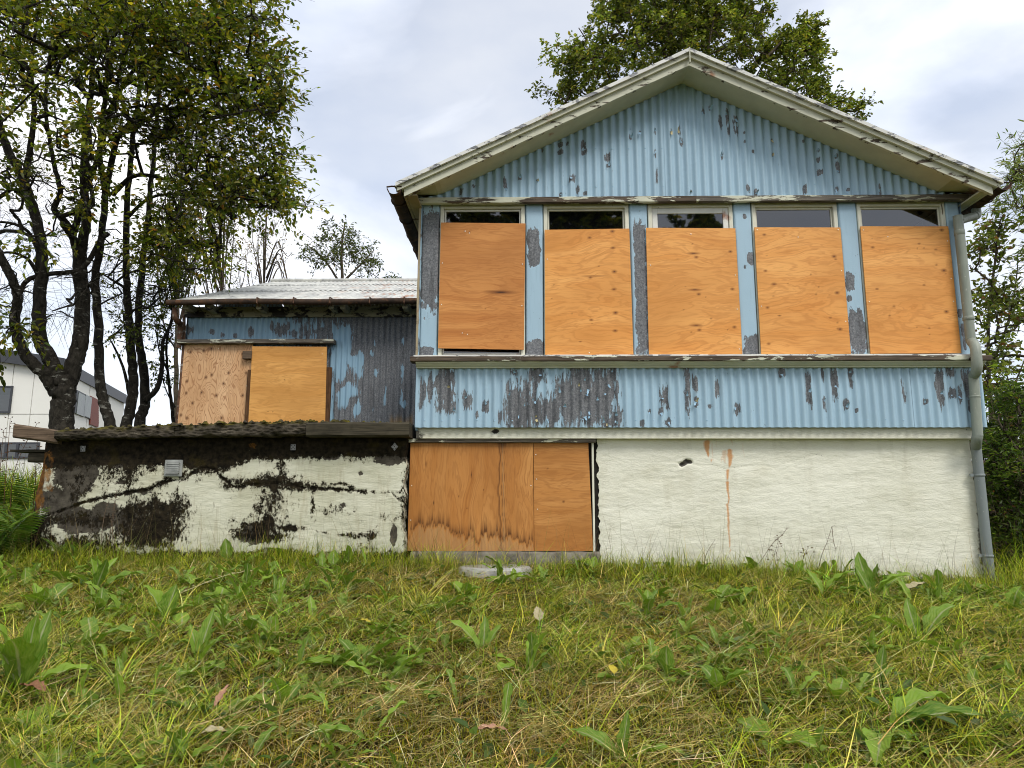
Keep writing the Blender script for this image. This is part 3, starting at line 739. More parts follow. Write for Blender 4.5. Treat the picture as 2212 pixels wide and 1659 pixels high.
s = MB(); s.rough(-.98, .63, 6.155, 6.30, .30, .528, .05, .008, 14); s.build('threshold', M['concrete'], house, smooth=True)
# --- plywood boards
def board(xz, Yf, mat, seed, vertical=False, knots=(), screws=(), th=.012, bow=.004, stainf=None, scale=1.0):
    """xz: corners tl, tr, br, bl"""
    tl, tr, br, bl = [np.array(c, float) for c in xz]
    w = np.linalg.norm(tr - tl); h = np.linalg.norm(tl - bl)
    n = int(w / .009) + 2; m = int(h / .009) + 2
    u = np.linspace(0, 1, n)[:, None, None]; v = np.linspace(0, 1, m)[None, :, None]
    P = (bl * (1 - u) + br * u) * (1 - v) + (tl * (1 - u) + tr * u) * v
    X, Z = P[..., 0], P[..., 1]; U = (u[..., 0] * w) + 0 * X; Vv = v[..., 0] * h + 0 * X
    A, C = (U, Vv) if not vertical else (Vv, U)
    warp = (fbm(A * 1.6, C * 2.0, seed) - .5) * .16 + (fbm(A * .8, C * .5 + 9, seed + 3) - .5) * .14
    kn = np.zeros(X.shape)
    rs = np.random.RandomState(seed)
    for (ku, kv, kr, kw) in knots:
        if mat is not M['cdx']: kr *= 1.12
        a0, c0 = (ku * w, (1 - kv) * h) if not vertical else ((1 - kv) * h, ku * w)
        da, dc = (A - a0), (C - c0)
        warp = warp + np.tanh(dc / .012) * kr * 2.2 * np.exp(-(da / (kr * 9)) ** 2) * np.exp(-np.abs(dc) / (kr * 5))
        dd = np.sqrt((da / (kr * kw)) ** 2 + (dc / kr) ** 2)
        kn = np.maximum(kn, np.clip(1.12 - .62 * dd, 0, 1) * (1 if kr > .0042 else .8))
    Y = Yf + bow * (np.cos(u[..., 0] * 3.1 + seed) * np.cos(v[..., 0] * 2.3)) * .5 + 0 * X
    gc = np.stack([A * scale, np.full(X.shape, seed * 3.7), (C + warp) * scale], -1)
    st, pl = stainf(u[..., 0] + 0 * X, v[..., 0] + 0 * X) if stainf else (0 * X, 0 * X)
    V = np.stack([X, Y, Z], -1)
    VV = [V.reshape(-1, 3)]; Qs = [gridfaces(n, m)]; n0 = n * m
    at_ = {'gc': [gc.reshape(-1, 3)], 'knot': [kn.ravel()], 'stain': [st.ravel()], 'pale': [pl.ravel()]}
    for sl in ((0, slice(None)), (-1, slice(None)), (slice(None), 0), (slice(None), -1)):
        e = V[sl]; k = len(e); b2 = e.copy(); b2[:, 1] += th
        VV += [e, b2]; i = np.arange(k - 1); Qs.append(np.stack([n0 + i, n0 + i + 1, n0 + k + i + 1, n0 + k + i], 1)); n0 += 2 * k
        at_['gc'] += [gc[sl]] * 2; at_['knot'] += [kn[sl] * 0 + .25] * 2; at_['stain'] += [st[sl]] * 2; at_['pale'] += [pl[sl]] * 2
    o = npmesh('plywood_board', np.concatenate(VV), Qs, mat, house, False, {k: np.concatenate(v_) for k, v_ in at_.items()})
    if screws:
        pts = []
        for (su, sv) in screws:
            p = (bl * (1 - su) + br * su) * sv + (tl * (1 - su) + tr * su) * (1 - sv)
            pts.append((p[0], Yf - .003, p[1]))
        blobs(pts, .0055, 'screw_heads', M['screw'], o, .25)
    return o
rk = np.random.RandomState(3)
def rknots(n, sizes=(.004, .009)): return [(rk.uniform(.06, .94), rk.uniform(.05, .95), rk.uniform(*sizes), rk.uniform(1.2, 2.2)) for _ in range(n)]
edge_s = [(.03, .03), (.97, .03), (.03, .33), (.97, .33), (.03, .66), (.97, .66), (.03, .97), (.97, .97)]
board([(-.770, 3.463), (.003, 3.448), (-.014, 2.274), (-.774, 2.289)], 6.138, M['okoume_warm'], 3, knots=[(.72, .555, .013, 7.5), (.34, .075, .006, 1.2)] + rknots(2, (.003, .005)), screws=[(.29, .07), (.34, .085), (.28, .88), (.34, .89)] + edge_s[2:6])
board([(.176, 3.387), (.944, 3.394), (.951, 2.219), (.174, 2.221)], 6.138, M['okoume'], 8, knots=[(.8, .02, .010, 1.6), (.53, .07, .008, 1.7), (.8, .155, .009, 1.8), (.53, .39, .008, 1.6), (.81, .345, .011, 1.5), (.8, .485, .009, 1.8), (.81, .67, .011, 1.5), (.53, .725, .008, 1.6), (.8, .81, .009, 1.8), (.57, .38, .0045, 17)] + rknots(6, (.003, .005)), screws=[(.03, .24), (.5, .98)])
board([(1.095, 3.400), (1.900, 3.392), (1.904, 2.229), (1.087, 2.221)], 6.138, M['okoume'], 13, knots=[(.52, .205, .008, 5), (.55, .235, .009, 1.5), (.52, .495, .008, 5), (.56, .53, .009, 1.5), (.52, .775, .008, 5), (.55, .81, .009, 1.5), (.93, .19, .009, 1.5), (.93, .49, .009, 1.5), (.93, .79, .009, 1.5)] + rknots(8, (.003, .005)), screws=[(.5, .05), (.97, .38), (.97, .65), (.97, .96), (.04, .3)])
board([(2.071, 3.399), (2.842, 3.394), (2.848, 2.230), (2.069, 2.229)], 6.138, M['okoume'], 19, knots=[(.9, .235, .011, 1.4), (.9, .525, .011, 1.4), (.9, .81, .011, 1.4), (.19, .455, .009, 2), (.11, .06, .008, 1.5), (.1, .35, .008, 1.5), (.1, .64, .008, 1.5), (.09, .92, .008, 1.5)] + rknots(12, (.003, .006)), screws=[(.03, .02), (.97, .02), (.97, .35), (.97, .75), (.5, .08), (.03, .63), (.6, .98)])
board([(3.021, 3.403), (3.805, 3.399), (3.803, 2.234), (3.020, 2.232)], 6.138, M['okoume'], 26, knots=[(.92, .03, .011, 1.4), (.9, .355, .012, 1.5), (.88, .68, .011, 1.4), (.12, .17, .008, 1.6), (.65, .14, .006, 1.6), (.13, .5, .007, 1.6), (.66, .47, .006, 1.6)] + rknots(12, (.003, .006)), screws=[(.03, .03), (.97, .12), (.97, .42), (.97, .6), (.03, .6), (.3, .085)])
def stain_base(u, v):
    n1 = fbm(u * 34, u * 0 + 3, 5, 4) - .5; n2 = fbm(u * 110, u * 0 + 8, 9, 3) - .5
    lvl = .15 + .09 * np.exp(-((u - .24) / .16) ** 2) + .03 * np.exp(-((u - .06) / .05) ** 2) - .035 * (u > .52) + .03 * np.sin(u * 11) + n1 * .12 + n2 * .10
    up = v - lvl
    s = np.where(up > 0, np.exp(-up / (.035 + .10 * np.clip(n1 + .35, 0, 1))), np.exp(up / .010)) * (.92 + n2 * .9) * np.clip(.35 + 1.6 * fbm(u * 6, v * 2, 4), .2, 1)
    s = np.maximum(s, .30 * np.clip(1 - v / .45, 0, 1) * np.clip(.5 + n1 * 3 + n2 * 2, 0, 1))
    wob = .006 * np.sin(v * 9) + .004 * np.sin(v * 31)
    for (c, wd, a) in ((.733, .0055, .95), (.756, .003, .75), (.772, .004, .6), (.790, .0025, .35)):
        s = np.maximum(s, a * np.clip(1.4 - np.abs(u - c - wob + .012 * v) / wd, 0, 1))
    s = np.maximum(s, .95 * np.clip(1.2 - np.abs(u - .752) / (.05 + .05 * n2) - (1 - v) / (.10 + .12 * np.clip(n2 + .3, 0, 1)), 0, 1))
    s = np.maximum(s, .85 * np.clip(1.15 - np.abs(u - .742) / .035 - v / (.06 + .06 * (n2 + .4)), 0, 1))
    s = np.maximum(s, .7 * np.clip(1 - u / .05 - v / .3, 0, 1)); s = np.maximum(s, .35 * np.clip(1 - u / .012, 0, 1))
    p = np.clip(-up / .03, 0, 1) * .52
    p = np.maximum(p, .5 * np.clip(1.2 - np.abs(u - .765 + .012 * v) / .016, 0, 1))
    return np.clip(s, 0, 1), p
board([(-1.012, 1.456), (.066, 1.456), (.071, .533), (-1.016, .530)], 6.226, M['okoume_base'], 31, True, knots=[(.2, .56, .005, 3), (.4, .5, .004, 1.4), (.6, .44, .004, 1.4), (.5, .3, .004, 5), (.13, .2, .004, 5), (.47, .61, .004, 1.4)], screws=[(.02, .4), (.02, .72), (.98, .4)], stainf=stain_base)
board([(.070, 1.456), (.550, 1.458), (.576, .535), (.0745, .533)], 6.232, M['okoume_base'], 37, False, knots=[(.52, .55, .007, 1.3), (.25, .24, .004, 1.5)], screws=[(.04, .11), (.05, .34), (.06, .62)],
      stainf=lambda u, v: (.55 * np.clip(1 - (1 - u) / .05 - np.abs(v - .9) / .12, 0, 1), 0 * u))
# --- roof edge: barge boards, flashing, soffits
def rake_strip(name, side, xe, zt, zb, y0, y1, mat, amp=.002, seed=1, flat=None, wear=0.0):
    n = 60; xs = np.linspace(RX, xe, n)
    r = rake(xs); top = r + zt; bot = r + zb
    if flat is not None: bot = np.maximum(bot, flat); top = np.maximum(top, flat + (zt - zb))
    j = lambda k: (fbm(xs * 11, xs * 0 + k * 7.7, seed) - .5) * 2 * amp
    V = np.stack([np.stack([xs, y0 + j(1), top + j(2)], 1), np.stack([xs, y0 + j(3), bot + j(4)], 1), np.stack([xs, y1 + 0 * xs, bot + j(4)], 1), np.stack([xs, y1 + 0 * xs, top + j(2)], 1)], 1).reshape(-1, 3)
    Q = [(i * 4 + k, i * 4 + (k + 1) % 4, i * 4 + 4 + (k + 1) % 4, i * 4 + 4 + k) for i in range(n - 1) for k in range(4)] + [(0, 1, 2, 3), (n * 4 - 4, n * 4 - 3, n * 4 - 2, n * 4 - 1)]
    return npmesh(name, V, np.array(Q), mat, house, False, {'wear': np.full(len(V), wear)})
for sd, xe, xb in ((-1, -1.127, -1.058), (1, 4.085, 4.022)):
    rake_strip('rake_flashing', sd, xe, .004, -.030, 5.775, 5.90, M['flashing'], .003, 3 + sd, wear=-.02)
    rake_strip('rake_moulding', sd, xe + .01 * -sd, -.031, -.069, 5.800, 5.90, M['trim_mid'], .002, 13 + sd, wear=-.06)
    rake_strip('barge_board', sd, xb, -.070, -.137, 5.828, 5.86, M['trim_mid'], .003, 23 + sd, wear=.03)
    rake_strip('soffit', sd, xb - .005 * sd, -.120, -.132, 5.861, 6.115, M['soffit'], .001, 33 + sd, 3.718, wear=-.05)
s = MB(); s.box(RX - .004, RX + .004, 5.770, 5.80, 4.80, 4.945); s.build('ridge_joint', M['trim_mid'], house, attrs={'wear': np.zeros(s.n)})
# corrugated roof slopes
def roof_slope(name, eave, ridge, x0, x1, alongx, mat, rows=2, lap=0.0):
    """corrugations run down the slope; eave/ridge: (horizontal position, z)"""
    n = int((x1 - x0) / PITCH_C * 8) + 1; t = np.linspace(x0, x1, n)
    s_ = np.linspace(0, 1, rows)
    T, Sg = np.meshgrid(t, s_, indexing='ij')
    hpos = eave[0] + (ridge[0] - eave[0]) * Sg; z = eave[1] + (ridge[1] - eave[1]) * Sg + .009 * np.cos(2 * np.pi * T / PITCH_C) + lap
    V = np.stack([T, hpos, z], -1) if alongx else np.stack([hpos, T, z], -1)
    return npmesh(name, V.reshape(-1, 3), gridfaces(n, rows), mat, house, True)
zE = float(rake(-1.127))
roof_slope('roof_sheeting', (-1.14, zE - .022), (RX, RZ - .015), 5.80, 12.5, False, M['roof'])
roof_slope('roof_sheeting', (4.10, zE - .022), (RX, RZ - .015), 5.80, 12.5, False, M['roof'])
# eave soffits, fascias and gutters running back along the sides
for sd, xw, xf in ((-1, HX0, -1.07), (1, HX1, 4.035)):
    s = MB(); a, b_ = sorted((xf, xf + .022 * -sd)); s.rough(a, b_, 5.862, 8.96, 3.598, 3.672, .12, .002, 50 + sd, 1); s.build('eave_fascia', M['eave_brown'] if sd < 0 else M['soffit'], house, attrs={'wear': np.zeros(s.n)})
    s = MB(); a, b_ = sorted((xf + .024 * -sd, xw)); s.rough(a, b_, 5.868, 8.96, 3.602, 3.618, .12, .002, 54 + sd, 1); s.build('eave_soffit', M['eave_brown'] if sd < 0 else M['soffit'], house, attrs={'wear': np.zeros(s.n)})
    xc = xf + sd * .072; r = .066
    ys = np.linspace(5.80, 8.95, 40); th = np.linspace(math.pi, 2 * math.pi, 11)
    V = []
    for i, y in enumerate(ys):
        sag = .008 * math.sin(i * .8) + (y - 5.8) * -.004
        for rr in (r, r - .004):
            for t in th: V.append((xc + rr * math.cos(t), y, 3.650 + rr * math.sin(t) + sag))
    V = np.array(V); k = 22; Q = []
    for i in range(len(ys) - 1):
        for a in range(10):
            Q.append((i * k + a, i * k + a + 1, i * k + k + a + 1, i * k + k + a))
            if not (i == 0 and a in (3, 4, 5)): Q.append((i * k + 11 + a + 1, i * k + 11 + a, i * k + k + 11 + a, i * k + k + 11 + a + 1))
        Q.append((i * k, i * k + k, i * k + k + 11, i * k + 11)); Q.append((i * k + 10, i * k + 21, i * k + k + 21, i * k + k + 10))
    for a in range(10): Q.append((a, 11 + a, 12 + a, a + 1))
    gut = npmesh('gutter', V, np.array(Q), M['gutter'], house, True)
    for y in np.arange(6.05, 8.9, .42):                                  # strap brackets
        b = MB(); pt = [(xc + (r + .004) * math.cos(t), y, 3.650 + (r + .004) * math.sin(t)) for t in np.linspace(math.pi, 2 * math.pi, 12)]
        b.tube(pt, .006, 5); b.build('gutter_bracket', M['gutter'], gut)
    b = MB(); b.tube([(xc - r, 5.803, 3.654), (xc - .02, 5.803, 3.660), (xc + r, 5.803, 3.654)], .007, 6); b.build('gutter_rim', M['gutter'], gut)
# --- downpipe on the right corner
gx_ = 4.035 + .072
p1 = Vector((gx_, 6.20, 3.60)); p2 = Vector((gx_, 6.20, 3.53))
p3 = at(2070, 478, 6.075); p4 = at(2097, 736, 6.075); p5 = at(2107, 752, 5.965); p6 = at(2110, 796, 5.955); p7 = at(2103, 812, 6.055); p8 = at(2112, 942, 6.06)
p9 = at(2108, 962, 6.19); p10 = at(2140, 1262, 6.20)
def pipe_part(pts, name='pipe_section', r=.040):
    b = MB(); b.tube(pts, r, 18); return b.build(name, M['pipe'], house, True)
p2.z = p3.z + .11
pipe_part(smoothpath([p1 + Vector((0, 0, .02)), p2 + Vector((0, 0, .05)), p2, p2 + (p3 - p2) * .12], 5))
pipe_part(smoothpath([p2 + Vector((-.01, -.005, -.012)), p2 + (p3 - p2) * .5, p3 + Vector((.01, 0, .004))], 4), r=.037)
pipe_part(smoothpath([p3 + Vector((0, 0, .03)), p3, p3 + (p4 - p3) * .5, p4], 5))
pipe_part(smoothpath([p4 + Vector((0, 0, .02)), p4 + Vector((0, -.01, -.01)), p5, p6, p7 + Vector((0, .0, .0))], 6), r=.0415)
pipe_part(smoothpath([p7 + Vector((0, 0, .01)), p7 + (p8 - p7) * .5, p8], 5))
pipe_part(smoothpath([p8 + Vector((0, 0, .01)), p8 + Vector((0, .02, -.03)), p9 + Vector((0, 0, -.015))], 5), r=.0415)
pipe_part(smoothpath([p9 + Vector((0, 0, .02)), p9 + (p10 - p9) * .5, p10, p10 + Vector((.004, 0, -.12))], 6))
def collar(p, q, r=.046, h=.035, name='pipe_collar'):
    d = (q - p).normalized(); b = MB(); b.tube([p - d * h / 2, p - d * h / 2 + d * .004, p + d * h / 2 - d * .004, p + d * h / 2], [r - .004, r, r, r - .004], 18); return b.build(name, M['pipe'], house, True)
collar(p3 + (p4 - p3) * .10, p4, .043, .05); collar(p3 + (p4 - p3) * .82, p4); collar(p5 + (p6 - p5) * .3, p6, .044, .02); collar(p7 + (p8 - p7) * .35, p8, .043, .02); collar(p9 + (p10 - p9) * .97, p10, .056, .05)
for f_ in (.22, .80):
    c = p9 + (p10 - p9) * f_
    cl = collar(c, p10, .0455, .022, 'pipe_bracket')
    b = MB(); b.box(c.x - .075, c.x - .03, c.y - .004, c.y + .012, c.z - .012, c.z + .012); b.build('bracket_lug', M['pipe'], cl)

# ------------------------------------------------------------------ the low side wing (part of the same house)
AY = 9.4; AX0 = -4.64
def wax(X, Z):
    w = .66 + .34 * sstep(-2.9, -2.1, X) - .62 * (1 - sstep(-3.9, -2.55, X + (Z - 3.1) * .8)) * sstep(2.9, 3.1, Z)
    w = w - .36 * np.exp(-((X + 2.47) / .14) ** 2) * sstep(2.55, 2.75, Z) * (1 - sstep(3.2, 3.35, Z)) - .10 * np.exp(-((X + 2.35) / .3) ** 2)
    w = w - .25 * (1 - sstep(3.26, 3.5, Z)) * sstep(3.18, 3.25, Z) * (fbm(X * 5, Z * 5, 2))
    for (zx, zy, rx, rz) in ((440, 480, 60, 160), (330, 700, 30, 60), (420, 800, 40, 100), (580, 680, 34, 40), (650, 760, 40, 130), (690, 640, 26, 60), (820, 590, 20, 45), (880, 830, 36, 55), (1215, 420, 16, 50), (1210, 820, 15, 140), (1195, 1180, 22, 90),
                             (560, 1060, 70, 60), (510, 1100, 14, 120), (430, 1160, 36, 90), (660, 1270, 30, 60), (610, 1330, 22, 60), (985, 1180, 20, 60), (1000, 1040, 12, 60), (290, 1100, 22, 160), (855, 450, 10, 45), (1255, 1240, 26, 40), (300, 1400, 16, 50), (830, 1300, 9, 40)):
        c = zat(ZX, zx, zy, AY); e = zat(ZX, zx + rx, zy + rz, AY)
        d = np.sqrt(((X - c.x) / (abs(e.x - c.x) + .003)) ** 2 + ((Z - c.z) / (abs(e.z - c.z) + .003)) ** 2)
        w = w - np.clip(1.15 - .55 * d, 0, 1) * .62
    for (zx, zy, rx, rz) in ((770, 560, 20, 40), (1010, 545, 45, 50), (1075, 510, 12, 35), (1115, 570, 30, 30), (1230, 570, 25, 30), (1330, 560, 60, 40), (1390, 540, 40, 50), (545, 585, 14, 18), (460, 560, 16, 18), (650, 590, 14, 16), (280, 545, 30, 30), (940, 510, 12, 30)):
        c = zat(ZW, zx, zy, AY); e = zat(ZW, zx + rx, zy + rz, AY)
        d = np.sqrt(((X - c.x) / (abs(e.x - c.x) + .003)) ** 2 + ((Z - c.z) / (abs(e.z - c.z) + .003)) ** 2)
        w = np.maximum(w, np.clip(1.0 - .47 * d, 0, 1))
    return np.clip(.5 + (w - .5) * 1.3, -.1, 1.2)
def rax(X, Z):
    return np.clip((1.99 + .20 * fbm(X * 8, Z * 2, 5) - Z) / .12, 0, 1) * sstep(.45, .6, fbm(X * 7, Z * 0 + 1, 6)) * .7
axs = [AX0, -3.95, -3.22, -2.50, -1.74, HX0 + .05]
for i in range(5):
    corr_sheet('corrugated_sheet', axs[i], axs[i + 1] + (.035 if i < 4 else 0), (lambda x: np.where(x < -2.69, 2.96, 1.42)) if i < 3 else 1.42, 3.50, AY, M['blue_old'], house, wax, 80, off=-.0025 * (i % 2), rustf=rax)
s = MB(); s.box(AX0 + .01, HX0, AY + .06, AY + .1, 1.2, 3.6); s.box(AX0 + .01, AX0 + .05, AY + .1, 15.8, 1.2, 3.55); s.build('wing_inner_wall', M['black'], house)
n = 300; ys = np.linspace(AY, 15.9, n); zs = np.linspace(1.3, 3.5, 6); Yg, Zg = np.meshgrid(ys, zs, indexing='ij')
npmesh('side_wall', np.stack([AX0 - .01 + .0085 * np.cos(2 * np.pi * Yg / PITCH_C), Yg, Zg], -1).reshape(-1, 3), gridfaces(n, 6), M['blue_old'], house, True, {'wear': (fbm(Yg * 2, Zg, 4) * .9).ravel(), 'rust': np.zeros(Yg.size)})
zev, zri, yev, yri = 3.575, 4.965, 9.02, 12.6
gbl = np.array([(AX0 - .008, AY, 3.46), (AX0 - .008, 15.9, 3.46), (AX0 - .008, yri, zri - .12)]); npmesh('gable_end', gbl, np.array([[0, 1, 2]]), M['blue_old'], house, attrs={'wear': np.full(3, .5), 'rust': np.zeros(3)})
n_r = 3; bounds = [(0, .40), (.385, .74), (.725, 1.0)]
for k, (s0, s1) in enumerate(bounds):
    e0 = (yev + (yri - yev) * s0, zev + (zri - zev) * s0 + .006 * (0 if k == 0 else 1)); e1 = (yev + (yri - yev) * s1, zev + (zri - zev) * s1 - (.004 if k < 2 else 0))
    for (xa, xb_) in ((-4.70, -3.3), (-3.32, -1.9), (-1.92, -.2)):
        roof_slope('roof_sheet', e0, e1, xa, xb_, True, M['roof'], 3, .003 * (xa == -3.32))
roof_slope('roof_sheet', (16.2, zev), (yri, zri), -4.70, -.2, True, M['roof'], 2)
s = MB(); s.tube([(-4.72, yri, zri + .02), (-2.4, yri, zri + .012), (-.2, yri, zri + .02)], .045, 8); s.build('ridge_cap', M['roof'], house, True)
s = MB(); s.rough(AX0 - .06, HX0 - .15, AY - .055, AY - .02, 3.43, 3.575, .06, .003, 61); s.build('frieze_board', M['annex_frieze'], house, attrs={'wear': np.zeros(s.n)})
for zx in (300, 470, 870, 1440, 1530, 2020):
    c = zat(ZW, zx, 385, 9.25); b = MB()
    b.rough(c.x - .035, c.x + .035, 9.08, AY - .056, 3.47, 3.565, .05, .004, int(zx), 1); b.build('rafter_tail', M['annex_frieze'], house, attrs={'wear': np.full(b.n, -.08)})
s = MB(); xs = np.linspace(-4.74, -1.42, 30)
s.tube([(x, 9.0, 3.545 + .006 * math.sin(x * 3)) for x in xs], .040, 8)
gut = s.build('gutter', M['gutter'], house, True)
for zx in (830, 1120, 1410, 1725, 2000):
    c = zat(ZW, zx, 330, 9.0); b = MB(); b.tube([(c.x, 9.06, 3.60), (c.x, 8.955, 3.59), (c.x, 8.955, 3.52), (c.x, 9.04, 3.495)], .009, 5); b.build('gutter_bracket', M['rust_pipe'], gut)
a0 = zat(ZW, 190, 620, 9.28); a1 = zat(ZW, 1435, 650, 9.28)
s = MB(); s.rough(a0.x, a1.x, 9.26, AY - .012, a1.z, a0.z, .05, .004, 63); s.build('window_head', M['trim_grey'], house, attrs={'wear': np.full(s.n, .03)})
s = MB(); s.box(AX0 + .02, -2.66, AY + .016, AY + .05, 1.3, a1.z); s.build('window_backing', M['black'], house)
def q4(zone, pts, Y): return [(zat(zone, a, b, Y).x, zat(zone, a, b, Y).z) for a, b in pts]
def knots_from(zone, pts, box, r):
    (x0, y0), (x1, y1) = box
    return [((a - x0) / (x1 - x0), (b - y0) / (y1 - y0), r, 1.25) for a, b in pts]
cdx = q4(ZW, [(245, 662), (790, 660), (745, 1330), (185, 1330)], 9.34)
board(cdx, 9.34, M['cdx'], 51, True, knots=knots_from(ZW, [(268, 720), (435, 693), (375, 710), (590, 890), (730, 890), (410, 925), (455, 905), (555, 975), (262, 1050), (385, 1045), (505, 1070), (715, 1070), (320, 1130), (235, 1225), (285, 1248), (560, 1248), (260, 955), (690, 735)], ((215, 660), (770, 1330)), .017), screws=[(.04, .1), (.5, .05), (.95, .5)])
honey = q4(ZW, [(785, 675), (1380, 678), (1365, 1330), (750, 1330)], 9.29)
board(honey, 9.29, M['okoume_honey'], 57, False, knots=[(.45, .41, .006, 1.2)] + rknots(3, (.003, .005)), screws=[(.94, .09)])
for (pts, mt, nm) in (([(713, 716), (782, 776)], 'block', 'wood_block'), ([(748, 862), (772, 1330)], 'batten', 'batten'), ([(1372, 842), (1397, 1330)], 'batten', 'batten')):
    a = zat(ZW, *pts[0], 9.3); b_ = zat(ZW, *pts[1], 9.3); s = MB()
    s.rough(a.x, b_.x, 9.295 if nm == 'batten' else 9.27, 9.335, b_.z, a.z, .06, .003, int(pts[0][0]), 2); s.build(nm, M[mt], house)
c1 = zat(ZW, 170, 370, 9.1); c2 = zat(ZW, 172, 450, 9.1); c3 = zat(ZW, 215, 520, 9.3); c4 = zat(ZW, 195, 690, 9.32); c5 = zat(ZW, 215, 700, 9.36)
s = MB(); s.tube(smoothpath([c1, c2, c3, c4], 6), .038, 12); s.build('rusty_downpipe', M['rust_pipe'], house, True)
s = MB(); s.tube(smoothpath([zat(ZW, 240, 380, 9.36), zat(ZW, 235, 700, 9.36), zat(ZW, 180, 1330, 9.36)], 6), .022, 8); s.build('corner_post', M['rust_pipe'], house, True)

# ------------------------------------------------------------------ terrace wall
TY = 6.12
terr = empty('terrace_wall', (-2.6, 6.2, .4), 'low cracked terrace wall with blackened cream render and mossy coping left of the boarded doorway', 'wall')
crk = zl(Z4, [(120, 625), (250, 590), (370, 548), (440, 522), (560, 492), (700, 468), (770, 455), (825, 425), (880, 408), (940, 402), (1000, 362), (1050, 345), (1095, 352), (1130, 390), (1190, 440), (1260, 440), (1300, 432), (1400, 428), (1480, 430), (1560, 448), (1700, 455), (1800, 462), (1880, 467)], TY)
crk2 = zl(Z4, [(1880, 467), (1940, 470), (1990, 470), (2060, 470)], TY)
crk3 = zl(Z4, [(1600, 470), (1605, 530), (1600, 600)], TY); crk4 = zl(Z4, [(1700, 430), (1760, 425), (1820, 455)], TY); crk5 = zl(Z4, [(2010, 475), (2060, 520)], TY); crk6 = zl(Z4, [(925, 410), (905, 470), (930, 540), (915, 620)], TY); crk7 = zl(Z4, [(1440, 300), (1438, 360), (1420, 425)], TY); crk8 = zl(Z4, [(1420, 430), (1400, 500), (1380, 580), (1360, 640)], TY); crk9 = zl(Z4, [(1240, 640), (1380, 650), (1480, 655), (1560, 660), (1700, 685), (1850, 692)], TY)
def fld(X, Z, lst, fall=.62, top=1.28):
    w = np.zeros(X.shape)
    for (zx, zy, rx, rz, a) in lst:
        c = zat(Z4, zx, zy, TY); e = zat(Z4, zx + rx, zy + rz, TY)
        d = np.sqrt(((X - c.x) / (abs(e.x - c.x) + .004)) ** 2 + ((Z - c.z) / (abs(e.z - c.z) + .004)) ** 2)
        w = np.maximum(w, a * np.clip(top - fall * d, 0, 1.1))
    return w
